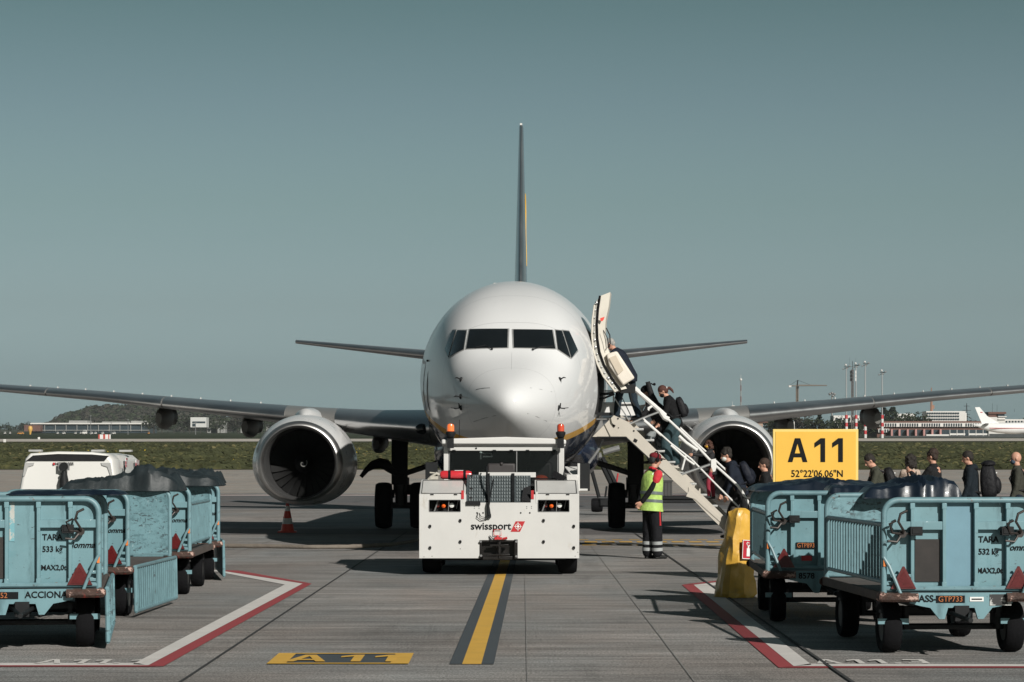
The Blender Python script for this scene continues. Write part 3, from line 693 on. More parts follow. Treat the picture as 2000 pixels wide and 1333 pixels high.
# ---- landing gear
tyre = mat('tyre_rubber', (.007,.007,.008), .9, spec=.12, var=.3, scale=5, bump=.3, bscale=40)
def wheel(parent, c, r, w, name='wheel', n=28):
    b = MB(); k = w/2
    b.lathe([(r*.55,-k*.8),(r*.72,-k),(r*.92,-k*.95),(r*.985,-k*.62),(r,-k*.2),(r,k*.2),(r*.985,k*.62),(r*.92,k*.95),(r*.72,k),(r*.55,k*.8)], c, 'x', n); o = b.build(name, tyre, parent, angle=50)
    b = MB(); b.lathe([(r*.06,-k*.86),(r*.3,-k*.7),(r*.56,-k*.78),(r*.56,k*.78),(r*.3,k*.7),(r*.06,k*.86)], c, 'x', 20, caps=True); b.build('rim', mat('wheel_rim', (.06,.06,.058), .6, metal=.2, var=.3, scale=12), o)
    return o
gm = mat('gear_strut_paint', (.05,.05,.05), .6, metal=.2, var=.25)
for s_ in (-1, 1):
    x = s_*2.86; y = 18.9
    b = MB(); b.cyl((x,y,.56), (x,y,2.5), .15, .17, 16); b.cyl((x,y,.9), (x,y,1.25), .20, n=16); b.cyl((x-.42,y,.565), (x+.42,y,.565), .08, n=12)
    b.tube([(x,y+.18,1.3),(x,y+.42,.95),(x,y+.12,.62)], .05, 8); g = b.build('main_gear', gm, air)
    b = MB(); b.box((x+s_*.03,y-.22,1.75),(.40,.06,1.35)); b.box((x,y-.05,2.3),(.34,.4,.5)); b.build('gear_door', M['blackmetal'], g, bevel=.02)
    b = MB(); b.tube([(x-s_*.1,y,1.35),(s_*1.45,y+.1,1.78)], .07, 10); b.build('side_brace', gm, g)
    b = MB(); b.tube([(x+.1,y-.15,2.0),(x+.14,y-.17,1.4),(x+.06,y-.2,.9),(x+.1,y-.12,.6)], .018, 6).tube([(x-.12,y-.15,1.5),(x-.16,y-.17,1.0),(x-.1,y-.12,.62)], .015, 6); b.box((x+.2,y-.1,.95),(.1,.12,.25)); b.box((x-.2,y-.1,.85),(.08,.12,.2)); b.build('brake_lines', M['blackmetal'], g)
    for d_ in (-.43, .43): wheel(g, (x+d_, y, .565), .565, .41)
# nose gear
b = MB(); b.cyl((0,4.0,.34),(0,4.0,1.6), .09, n=12); b.cyl((-.3,4.0,.345),(.3,4.0,.345), .05, n=10); b.tube([(0,4.0,1.0),(0,5.2,1.5)], .05, 8)
ng = b.build('nose_gear', gm, air)
for d_ in (-.2,.2): wheel(ng, (d_,4.0,.345), .345, .2)
b = MB()
for s_ in (-1,1): b.box((s_*.42,4.2,1.25),(.03,1.1,.5))
b.build('gear_door', M['navy'], ng)
# curved black fuel/air arm beside the left main gear
HB = [aw(x, y, 18.2) for x, y in ((705,932),(716,918),(728,909),(742,905),(754,908),(762,917),(772,925),(790,930))]
MB().tube(HB, [.05,.07,.11,.14,.14,.10,.06,.05], 10).build('gear_fairing', M['blackmetal'], air)
# ================================================================ pushback tug
TX, TY = -.19, 38.1
tug = thing('pushback_tug', 'white pushback tug with a grille and red logo parked under the airliner nose', 'tug', (TX, TY, 0))
def tg(px, py, y=0.0):                      # photo position at distance y behind the tug's front plate
    p = W(px, py, TY+y); return Vector((p.x-TX, y, p.z))
hw = 1.19
b = MB()
zt, zb = 1.21, .26
# front plate with a notch for the coupling and the headlight openings: strips around the holes
hx0, hx1, hz0, hz1 = .58, 1.04, .955, 1.125
nx0, nx1, nz = -.295, .275, .53
xs = sorted([-hw, -hx1, -hx0, -.49, nx0, nx1, .47, hx0, hx1, hw]); zs = sorted([zb, nz, hz0, 1.09, hz1, zt])
for i in range(len(xs)-1):
    for j in range(len(zs)-1):
        xm = (xs[i]+xs[i+1])/2; zm = (zs[j]+zs[j+1])/2
        if nx0 < xm < nx1 and zm < nz: continue
        if hx0 < abs(xm) < hx1 and hz0 < zm < hz1: continue
        if -.49 < xm < .47 and zm > 1.09: continue
        b.bb((xs[i],0,zs[j]), (xs[i+1],.03,zs[j+1]))
# sides, hood slopes
for s_ in (-1,1):
    b.bb((s_*hw, .031, .26), (s_*(hw-.03), 4.3, 1.20))
body = b.build('body', M['white'], tug, smooth=False)
b = MB()
for s_, xa, xb in ((-1,-hw,-.50),(1,.53,hw)):
    b.add([(xa,.004,1.212),(xb,.004,1.212),(xb,.75,1.42),(xa,.75,1.42),(xa,.004,1.19),(xb,.004,1.19),(xb,.75,1.19),(xa,.75,1.19)], [(0,1,2,3),(0,3,7,4),(1,5,6,2),(3,2,6,7),(4,5,1,0)])
b.bb((-hw,.75,1.19),(-1.05,2.8,1.419)); b.bb((1.02,.75,1.19),(hw,2.8,1.50))
b.bb((-1.0,2.8,.5),(1.0,4.3,1.3))
b.build('hood', M['white'], body, bevel=.008)
# thin panel outlines of the two hood lids
b = MB()
for xa, xb in ((-1.155,-.535),(.565,1.155)):
    f = lambda x, t_: Vector((x, .004+.746*t_-.006, 1.212+.208*t_+.006))
    for p, q in ((f(xa,.04),f(xb,.04)),(f(xb,.04),f(xb,.94)),(f(xb,.94),f(xa,.94)),(f(xa,.94),f(xa,.04))): b.tube([p,q], .0045, 4)
b.build('lid_gap', M['blackmetal'], body)
b = MB()
for x in (-1.0,-.65,.72,1.02): b.box((x,.002,1.208),(.05,.02,.016))
b.build('hinge', M['blackmetal'], body)
# central sloped grille
ga, gb_ = Vector((0,.0,1.09)), Vector((0,.62,1.50))
gd = (gb_-ga).normalized(); gn = Vector((0,-gd.z,gd.y)); gl = (gb_-ga).length
b = MB(); b.loft([[ga+Vector((-.49,-.002,-.0)), ga+Vector((.47,-.002,0)), ga+Vector((.47,.06,-.06)), ga+Vector((-.49,.06,-.06))],[gb_+Vector((-.49,0,0)), gb_+Vector((.47,0,0)), gb_+Vector((.47,.06,-.06)), gb_+Vector((-.49,.06,-.06))]])
grb = b
b = MB(); Rg = Matrix((Vector((1,0,0)), gd, gn)).transposed()
gc = grb
for i in range(24):
    for j in range(8):
        x = -.44+i*.0372; t_ = .05+j*.088
        if -.20 < x < -.14 or .18 < x < .23: continue
        gc.box(ga+gd*(t_*gl/.74+.0)+gn*.012+Vector((x,0,0)), (.017,.052,.012), Rg, 1)
gr = grb.build('grille', [mat('grille_base', (.07,.085,.09), .6, metal=.2, var=.3, scale=20), mat('grille_slats', (.26,.29,.295), .5, metal=.3, var=.25, scale=30)], tug, smooth=False)
b = MB(); b.box(ga+gd*gl*.5+gn*.018+Vector((-.17,0,0)), (.05,gl,.02), Rg); b.box(ga+gd*gl*.5+gn*.018+Vector((.205,0,0)), (.045,gl,.02), Rg); b.build('grille_strap', M['blackmetal'], gr)
b = MB(); b.bb((-.49,-.03,1.05),(-.28,.02,1.11)); b.build('grille_damage', M['dark'], gr); b = MB(); b.add([(.47,-.012,1.11),(.33,-.012,1.13),(.36,.20,1.30),(.47,.28,1.34),(.47,.0,1.09),(.33,.0,1.10),(.36,.22,1.27),(.47,.3,1.31)],[(0,1,2,3),(7,6,5,4),(0,3,7,4),(1,5,6,2),(3,2,6,7),(0,4,5,1)]); b.build('grille_damage', M['dark'], gr)
for t_ in (.12,.45,.9): b = MB(); b.lathe([(.005,-.01),(.022,-.01),(.022,.01),(.005,.01)], ga+gd*gl*t_+gn*.02+Vector((-.42,0,0)), 'y', 10, caps=True); b.build('grille_bolt', M['blackmetal'], gr)
b = MB(); b.bb((-.31,.60,1.46),(.55,.66,1.535)); b.bb((.54,-.004,1.08),(.575,.1,1.25)); b.bb((-.55,-.004,1.08),(-.52,.1,1.25)); b.build('hood_trim', M['white'], body)
b = MB(); b.bb((.475,-.008,1.14),(.515,.02,1.27)); b.bb((-.565,-.008,1.14),(-.525,.02,1.27)); b.build('hood_latch', M['red'], body)
# headlights in their openings
for s_ in (-1,1):
    b = MB(); x0, x1 = s_*hx0, s_*hx1
    b.bb((x0,.20,hz0),(x1,.22,hz1)); b.bb((x0,.031,hz0-.02),(x1,.20,hz0)); b.bb((x0,.031,hz1),(x1,.20,hz1+.02)); h = b.build('headlight', M['dark'], tug)
    b = MB(); b.bb((x0,-.004,hz0-.008),(x1,.006,hz0)); b.bb((x0,-.004,hz1),(x1,.006,hz1+.008)); b.bb((x0-.008*s_,-.004,hz0),(x0,.006,hz1)); b.bb((x1,-.004,hz0),(x1+.008*s_,.006,hz1)); b.build('bezel', M['grey'], h)
    xm = s_*.81 if s_ < 0 else .80
    b = MB(); b.lathe([(.005,-.02),(.028,0),(.032,.04),(.005,.05)], (xm-.02,.10,1.035), 'y', 16, caps=True); b.build('amber_lamp', M['orange'], h)
    b = MB(); b.lathe([(.005,-.01),(.036,0),(.04,.05),(.005,.06)], (xm+.10,.12,1.045), 'y', 16, caps=True); b.build('lamp', M['lens'], h)
    b = MB(); b.lathe([(.005,-.01),(.03,0),(.035,.05),(.005,.06)], (xm-.11,.14,1.045), 'y', 16, caps=True); b.build('red_lamp', mat('dull_red_lens', (.14,.02,.015), .3), h)
    b = MB(); b.tube([(xm-.16,.12,hz0),(xm-.1,.11,hz1)], .012, 6); b.tube([(xm+.17,.13,hz0+.04),(xm+.2,.13,hz1)], .008, 6); b.tube([(xm+.05,.05,hz0),(xm+.06,.05,hz1)], .006, 6); b.build('wiring', M['grey'], h)
# bolts
for x, z in ((-1.03,.74),(-1.03,.42),(-.58,.825),(-.58,.51),(.66,.825),(.66,.51),(1.11,.74),(1.11,.42)):
    b = MB(); b.lathe([(.003,-.03),(.016,-.03),(.022,-.012),(.022,0)], (x,0,z), 'y', 8, caps=True); b.box((x+.008,-.02,z-.012),(.02,.02,.02)); b.build('bolt', M['blackmetal'], body)
b = MB()
for x in (-.37,-.30,.41,.48):
    for z in (1.03,1.005): b.box((x,-.002,z),(.010,.004,.010))
for x in (-.33,-.24,.32,.455): b.lathe([(.003,-.004),(.013,-.004),(.013,0)], (x,0,.935), 'y', 8, caps=True)
for x,z in ((-1.0,.29),(-.58,.40),(1.17,.35),(1.13,.29),(-1.12,.28)): b.box((x,-.001,z),(.012,.003,.010))
b.build('rivets', M['blackmetal'], body)
# lettering and emblem
text('swissport', .155, M['ink'], 'lettering', body, (-.125,-.004,.735), FRONT, bold=.003, sx=1.0)
b = MB(); b.prism([(.17,.655),(.31,.655),(.385,.81),(.245,.81)], -.006, .0, 'y'); em = b.build('emblem', M['red'], body, label='red slanted badge with a white crosshair globe')
def ringtube(c, r, rr, m, name, par, k=20, a0=0, a1=2*math.pi):
    MB().tube([(c[0]+r*math.cos(a0+(a1-a0)*i/k), c[1], c[2]+r*math.sin(a0+(a1-a0)*i/k)) for i in range(k+1)], rr, 5).build(name, m, par)
ringtube((.278,-.008,.732), .040, .0045, M['whiteink'], 'emblem_ring', em)
b = MB(); b.tube([(.278,-.008,.668),(.278,-.008,.798)], .005, 5); b.tube([(.222,-.008,.732),(.334,-.008,.732)], .005, 5); b.sph((.278,-.008,.732),(.018,.004,.022),8); b.build('emblem_cross', M['whiteink'], em)
# tow coupling
b = MB(); b.bb((nx0,.10,zb),(nx1,.14,nz)); b.bb((nx0,.0,zb),(nx0+.035,.10,nz)); b.bb((nx1-.05,-.03,zb-.01),(nx1,.10,nz+.01)); b.bb((nx0,.0,nz-.03),(nx1,.10,nz)); b.bb((nx0+.05,-.05,zb-.02),(nx1-.08,.10,zb+.03))
b.cyl((0,-.03,zb),(0,-.03,nz-.02), .03, n=10); b.bb((-.19,-.07,.30),(.16,-.03,.325)); b.bb((-.14,-.06,.44),(.14,.02,.47)); cp = b.build('tow_coupling', mat('oily_steel', (.02,.018,.017), .35, metal=.5, var=.4, scale=9), tug, bevel=.004)
b = MB()
for x, z in ((nx0+.02,nz-.02),(nx1-.02,nz-.02),(nx1-.02,zb+.03),(nx0+.025,zb+.04)): b.lathe([(.003,-.045),(.018,-.045),(.018,0)], (x,0,z), 'y', 8, caps=True)
b.build('bolt', M['grey'], cp)
b = MB(); b.tube([(-.08,-.03,.60),(.03,-.03,.60),(.03,-.03,.685),(-.08,-.03,.685),(-.08,-.03,.60)], .006, 5); b.tube([(-.03,-.03,.60),(-.02,-.04,.54)], .018, 6); b.bb((-.07,-.05,.54),(.04,-.01,.575)); b.tube([(.05,-.03,.55),(.12,-.03,.565)], .018, 6); b.build('release_handle', M['red'], cp)
b = MB(); b.tube([(-.13,-.02,.52),(-.14,-.03,.60),(-.09,-.03,.545)], .008, 5); b.build('hose', M['blackmetal'], body); b = MB(); b.tube([(-.32,0,.935),(-.33,-.03,.87),(-.27,-.03,.825),(-.18,-.03,.84),(-.14,-.03,.90)], .006, 5); b.tube([(-.30,0,.935),(-.27,-.03,.88),(-.2,-.03,.865),(-.15,-.03,.9)], .005, 5); b.build('hose', M['blackmetal'], body)
# wiper arm and stalk in front of the grille with the black screen on top
b = MB(); b.tube([(-.15,-.05,.90),(-.165,-.05,1.04),(-.15,-.06,1.10),(-.185,.25,1.47),(-.19,.45,1.62)], [.03,.022,.018,.018,.012], 8); b.tube([(-.165,-.05,1.04),(-.09,.3,1.43)], .012, 6); b.box((-.15,-.04,.89),(.06,.05,.05)); st = b.build('camera_stalk', M['blackmetal'], tug)
b = MB(); b.box((.03,.72,1.58),(.42,.14,.18)); b.box((.03,.66,1.66),(.05,.06,.06)); b.build('steering_console', mat('grey_brown_plastic', (.035,.03,.03), .55, var=.2), tug, bevel=.05)
# cab
cy0, cy1 = 1.20, 2.75; cxl, cxr = -.86, .99
zr = 2.05
b = MB()
b.bb((cxl,cy0,1.38),(cxl+.07,cy0+.08,1.93)); b.bb((cxr-.085,cy0,1.38),(cxr,cy0+.08,1.93))
b.bb((cxl+.07,cy0+.004,1.86),(cxr-.085,cy0+.05,1.93)); b.bb((cxl-.02,cy0,1.93),(cxr+.02,cy0+.08,1.99))
cab = b.build('cab_frame', M['white'], tug, bevel=.008)
for xx in (cxl, cxr-.07): b = MB(); b.bb((xx,cy1-.08,1.2),(xx+.07,cy1,1.93)); b.build('rear_pillar', M['white'], cab)
b = MB(); b.prism([(cxl-.03,1.96),(cxl-.03,2.035),(cxl+.15,2.05),(.1,2.075),(cxr-.12,2.05),(cxr+.03,2.03),(cxr+.03,1.96)], cy0-.08, cy1+.05, 'y'); b.build('roof', M['whiteclean'], cab, bevel=.02)
b = MB(); b.bb((cxl+.07,cy0+.03,1.40),(cxr-.085,cy0+.035,1.86)); 
gl2 = bpy.data.materials.new('windscreen_glass'); gl2.use_nodes = True; p_ = gl2.node_tree.nodes['Principled BSDF']; p_.inputs['Base Color'].default_value = (.01,.012,.012,1); p_.inputs['Roughness'].default_value = .03; p_.inputs['Alpha'].default_value = .4; p_.inputs['Specular IOR Level'].default_value = .3
b.build('windscreen', gl2, cab, smooth=False)
b = MB(); b.bb((.255,cy0+.02,1.40),(.27,cy0+.045,1.86)); b.bb((cxl+.07,cy0+.02,1.40),(cxl+.09,cy0+.045,1.86)); b.bb((cxr-.105,cy0+.02,1.40),(cxr-.085,cy0+.045,1.86)); b.build('window_bar', M['grey'], cab)
b = MB()
for x in (-.70,-.08,.18,.43,.84): b.box((x,cy0-.006,1.868),(.05,.02,.018))
b.lathe([(.003,-.006),(.014,-.006),(.014,0)], (-.36,cy0,1.90), 'y', 8, caps=True)
b.build('clips', M['blackmetal'], cab)
b = MB(); b.bb((cxl+.08,cy1-.05,1.2),(cxr-.08,cy1-.03,1.93)); b.bb((cxl+.01,cy0+.1,1.0),(cxr-.01,cy1,1.25)); b.build('cab_interior', mat('cab_interior', (.012,.014,.014), .8, var=.2), cab)
b = MB(); b.box((.62,2.2,1.42),(.42,.14,.55)); b.box((.62,2.18,1.76),(.28,.10,.18)); b.box((.62,1.95,1.25),(.45,.5,.12)); b.build('seat', M['blackmetal'], cab, bevel=.05)
b = MB(); b.tube([(-.30,cy0+.02,1.84),(-.22,cy0+.1,1.82),(-.13,cy0+.1,1.82),(-.12,cy0+.1,1.77),(-.26,cy0+.1,1.77)], .014, 6); b.bb((-.30,cy0+.06,1.73),(-.28,cy0+.08,1.86)); b.build('mirror_bracket', mat('pale_green_grey', (.25,.30,.29), .5), cab)
b = MB(); b.bb((-.83,cy0+.1,1.40),(-.80,cy0+.12,1.55)); b.build('green_sticker', mat('green_sticker', (.15,.35,.15), .6), cab)
# beacons
for i, (x, lit) in enumerate(((-.75,1),(.935,0))):
    b = MB(); b.bb((x-.05,cy0-.13,1.90),(x+.05,cy0-.09,2.11)); b.lathe([(.055,2.07),(.075,2.12),(.075,2.145),(.05,2.16)], (x,cy0-.11,0), 'z', 20, caps=True); bc = b.build('beacon', M['blackmetal'], tug)
    b = MB(); b.lathe([(.056,2.16),(.056,2.235),(.048,2.262),(.025,2.275),(.003,2.278)], (x,cy0-.11,0), 'z', 20, caps=True)
    b.build('amber_lens', mat('lit_amber_lens', (.85,.16,.04), .15, coat=.7, emit=((1,.22,.05), .35)) if lit else mat('amber_lens', (.55,.07,.03), .15, coat=.7), bc)
b = MB(); b.tube([(-.62,cy0-.02,2.02),(-.615,cy0-.02,2.34)], .005, 5); b.build('antenna', M['blackmetal'], tug)
# mirrors
b = MB(); b.box((-1.05,cy0+.15,1.55),(.19,.06,.27)); b.tube([(-1.0,cy0+.15,1.60),(-.86,cy0+.08,1.62)], .012, 6); m_ = b.build('mirror', M['blackmetal'], tug, bevel=.03)
b = MB(); b.box((1.30,.9,1.46),(.15,.06,.42)); b.tube([(1.30,.93,1.66),(1.0,cy0,1.70)], .012, 6); m_ = b.build('mirror', M['blackmetal'], tug, bevel=.02)
b = MB(); b.box((1.205,.86,1.46),(.035,.08,.42)); b.box((1.28,.86,1.27),(.12,.06,.03)); b.build('mirror_frame', M['white'], m_)
b = MB(); b.bb((.98,.80,1.42),(1.19,1.3,1.46)); b.add([(1.15,.76,1.42),(1.19,.76,1.42),(1.19,1.2,1.62),(1.0,1.2,1.62),(1.15,.8,1.40),(1.19,.8,1.40),(1.19,1.24,1.60),(1.0,1.24,1.60)],[(0,1,2,3),(7,6,5,4),(0,3,7,4),(1,5,6,2),(3,2,6,7),(0,4,5,1)]); b.build('side_panel', M['white'], body)
b = MB(); b.box((.90,.75,1.47),(.2,.06,.10), Matrix.Rotation(.5,3,'Y')); b.bb((.55,.76,1.425),(1.0,.80,1.445)); b.build('hood_seal', M['black'], body)
# chassis and wheels
b = MB(); b.bb((-1.0,.25,.22),(1.0,4.1,.60)); b.bb((-hw+.04,.30,.60),(hw-.04,4.25,1.15)); b.build('chassis', M['blackmetal'], tug)
for x, y in ((-1.03,.95),(1.03,.70),(-1.03,3.3),(1.03,3.3)): wheel(tug, (x,y,.36), .36, .29)
# things lying on the tug
ex = thing('fire_extinguisher', 'red fire extinguisher with black straps lying on the tug hood', 'extinguisher', (TX-.66, TY+.80, 1.42))
b = MB(); b.lathe([(.01,-.24),(.05,-.235),(.065,-.20),(.065,.19),(.05,.235),(.01,.24)], (0,0,.075), 'x', 20, caps=True); b.build('cylinder', mat('extinguisher_red', (.55,.03,.04), .25, coat=.5), ex)
b = MB(); 
for x in (-.10,.13): b.lathe([(.068,-.02),(.068,.02)], (x,0,.075), 'x', 20); 
b.build('strap', M['black'], ex)
b = MB(); b.bb((-.02,-.03,.139),(.11,.0,.146)); b.build('white_label', M['whiteink'], ex)
b = MB(); b.tube([(-.24,0,.07),(-.30,-.02,.10),(-.38,-.02,.04),(-.42,0,.0)], .022, 8); b.box((-.33,0,.03),(.12,.08,.05)); b.tube([(-.3,0,.1),(-.4,.0,.11)], .012, 6); b.build('bracket', mat('cream_bracket', (.45,.42,.36), .6, var=.2), ex)
cp2 = thing('orange_cap', 'orange cloth cap lying behind the tug windscreen on the right', 'cap', (TX+.64, TY+1.45, 1.40))
b = MB(); b.sph((0,0,.03),(.11,.09,.06),14); b.build('crown', mat('orange_cloth', (.65,.10,.04), .8), cp2)
b = MB(); b.sph((.0,-.09,.012),(.09,.07,.01),14); b.build('peak', MATS['orange_cloth'], cp2)
b = MB(); b.bb((.4,1.3,1.34),(.95,1.6,1.40)); b.build('dashboard', M['blackmetal'], cab)
# tow bar between the tug and the nose wheel
tb = thing('tow_bar', 'dark steel tow bar between the tug and the airliner nose wheel', 'tow bar', (-.1, 42.4, .3))
b = MB(); b.tube([(0,0,0),(.08,5.2,.05)], .05, 10); b.build('bar', M['grey'], tb)
b = MB(); b.box((.08,5.2,.05),(.3,.25,.08)); b.build('head', M['blackmetal'], tb)
for s_ in (-1,1): wheel(tb, (s_*.2,2.6,-.14), .16, .09)
b = MB(); b.cyl((-.2,2.6,-.14),(.2,2.6,-.14),.02); b.tube([(0,2.6,-.14),(.04,2.6,.0)],.02); b.build('axle', M['grey'], tb)

# ================================================================ boarding stairs
SY = 49.0
S0 = Vector((1.6, SY, 0))
stairs = thing('boarding_stairs', 'cream folding boarding stairs with white handrails leading up to the open door', 'boarding stairs', S0)
def sp(px, py, dy=0.0):
    return W(px, py, SY+dy)-S0
def plate(poly, y0, y1, name, m, parent=stairs, bevel=0, **kw):
    r0 = [sp(x, y, y0) for x, y in poly]; r1 = [p+Vector((0, y1-y0, 0)) for p in r0]
    b = MB(); b.loft([r0, r1]); return b.build(name, m, parent, smooth=False, bevel=bevel, **kw)
strg = [(1157,853.6),(1199,811.5),(1227,824.5),(1262,860),(1300,897),(1345,941),(1390,985),(1425,1019),(1462,1055),(1462,1073),(1440,1063),(1410,1032),(1380,1003),(1345,966),(1312,936),(1292,917),(1262,890),(1223,853.6)]
sn = plate(strg, -.03, .03, 'stringer', M['beige'])
plate([(x+7, y-3) for x, y in strg], .93, .99, 'stringer', M['beige'])
b = MB()
for x, y, s_ in ((1199,832,.05),(1208,836,.02),(1241,861,.07),(1207,818,.03),(1238,842,.03)): b.box(sp(x,y,-.035),(s_,.01,s_*.9),Matrix.Rotation(.5,3,'Y'))
b.build('stringer_holes', M['dark'], sn)
plate([(1166,853),(1223,853),(1292,917),(1312,935),(1312,937),(1292,919),(1222,855),(1166,855)], -.04, .04, 'stringer_edge', M['blackmetal'])
plate([(1345,952),(1380,986),(1425,1030),(1425,1036),(1380,996),(1357,975),(1340,970),(1345,960)], -.045, .0, 'stringer_bracket', M['beige'])
b = MB()                                    # platform and steps
b.bb((sp(1165,812).x,.03,sp(1165,816).z),(sp(1232,812).x,.93,sp(1165,820).z))
b.build('platform', M['grey'], stairs)
nst = 11
for k in range(nst):
    px_ = lerp(1243, 1450, k/(nst-1)); py2 = lerp(838, 1052, k/(nst-1)); p = sp(px_, py2)
    b = MB(); b.bb((p.x-.14,.03,p.z-.03),(p.x+.14,.93,p.z+.012)); b.build('step', mat('step_aluminium', (.42,.42,.41), .4, metal=.5, var=.2, scale=20), stairs, bevel=.006)
# handrails near and far
rw = mat('white_rail', (.68,.67,.65), .35, coat=.3, var=.05)
def rail(pts, r, name, dy=0, m=rw, parent=stairs): 
    return MB().tube([sp(x, y, dy) for x, y in pts], r, 8).build(name, m, parent)
rail([(1234,758),(1300,815),(1365,876),(1392,905),(1410,921),(1441,949),(1450,962),(1466,990),(1474,1010)], .026, 'handrail')
rail([(1256,818),(1310,866),(1350,897),(1393,941),(1442,990),(1460,1010)], .018, 'handrail')
rail([(1236,757),(1262,779),(1300,812)], .042, 'rail_sleeve')
rail([(1290,804),(1298,816),(1306,820)], .055, 'rail_sleeve')
rail([(1258,822),(1292,851)], .026, 'rail_sleeve')
rail([(1310,870),(1342,898),(1356,908)], .022, 'rail_sleeve')
rail([(1326,852),(1340,865),(1362,880)], .032, 'rail_sleeve')
rail([(1222,832),(1255,817),(1292,803)], .024, 'rail_brace', m=M['alu'])
rail([(1315,933),(1350,920),(1391,906)], .028, 'rail_brace', m=M['alu'])
plate([(1389,898),(1398,896),(1400,912),(1397,921),(1393,922),(1389,912)], -.06, -.03, 'rail_bracket', rw)
plate([(1265,796),(1272,792),(1275,795),(1269,799),(1268,803),(1265,801)], -.05, -.02, 'rail_bracket', rw)
rail([(1236,752),(1290,800),(1360,866),(1430,930),(1458,968)], .022, 'handrail', dy=.96)
rail([(1244,768),(1244,806)], .014, 'rail_post', dy=.96); rail([(1198,762),(1198,812)], .014, 'rail_post', dy=.96)
rail([(1180,764),(1236,764)], .016, 'handrail', dy=.96)
rail([(1181,789),(1238,788),(1262,812)], .02, 'side_rail', dy=.9)
plate([(1174,786),(1222,786),(1240,793),(1262,790),(1250,812),(1174,812)], .95, 1.0, 'platform_panel', rw)
rail([(1332,918),(1340,888)], .02, 'rail_post')
rail([(1198,775),(1218,805),(1229,822)], .012, 'stay_wire', m=M['alu'])
rail([(1178,858),(1168,880),(1150,905)], .03, 'support_strut', m=M['grey'], dy=.3)
# black hinge block at the sill
plate([(1158,806),(1198,806),(1198,812),(1158,812)], -.06, .1, 'sill_hinge', M['blackmetal'])
# ================================================================ baggage carts
CW, CL = 1.44, 2.8                            # width, length between the gates
teal = mat('teal_cart_paint', (.142,.262,.292), .45, var=.14, scale=2.5, coat=.08,
   spots=[((.09,.17,.19), 5, .55, .12, (1.6,1,.35)), ((.05,.07,.075), 12, .64, .03, (1,1,2.4)), ((.30,.38,.39), 17, .69, .03), ((.06,.07,.07), 30, .68, .05), ((.10,.22,.25), 3.0, .56, .2), ((.045,.05,.05), 16, .665, .05), ((.42,.50,.51), 9, .70, .03), ((.12,.055,.03), 6, .70, .05)])
tealp = mat('scratched_teal_panel', (.138,.255,.285), .48, var=.22, scale=3,
   spots=[((.085,.165,.185), 7, .50, .12, (1,1,1.5)), ((.05,.08,.09), 11, .575, .03, (1,1,2.6)), ((.30,.42,.44), 15, .63, .03, (2,1,1)), ((.035,.055,.065), 9, .60, .05, (3.2,1,1)), ((.05,.09,.10), 26, .60, .08), ((.50,.53,.52), 7, .725, .02), ((.09,.20,.23), 2.5, .55, .2)])
tealtop = mat('worn_teal_tube', (.132,.235,.262), .45, var=.2, scale=6, spots=[((.05,.05,.05), 13, .60, .08), ((.16,.07,.035), 9, .66, .05)])
deck = mat('cart_deck', (.075,.06,.052), .8, var=.35, scale=8, bump=.4)
tri = mat('red_reflector', (.10,.009,.009), .35, var=.3, scale=30, coat=.3)
def rrect(x0, x1, z0, z1, r, y, k=6):         # open frame, rounded top corners
    pts = [(x0, y, z0), (x0, y, z1-r)]
    for i in range(1, k+1): a = math.pi-math.pi/2*i/k; pts.append((x0+r+r*math.cos(a), y, z1-r+r*math.sin(a)))
    for i in range(k+1): a = math.pi/2-math.pi/2*i/k; pts.append((x1-r+r*math.cos(a), y, z1-r+r*math.sin(a)))
    pts.append((x1, y, z0)); return pts
def rpoly(x0, x1, z0, z1, r, k=6): return [(p[0], p[2]) for p in rrect(x0, x1, z0, z1, r, 0, k)]
ZG0, ZG1 = .58, 1.42
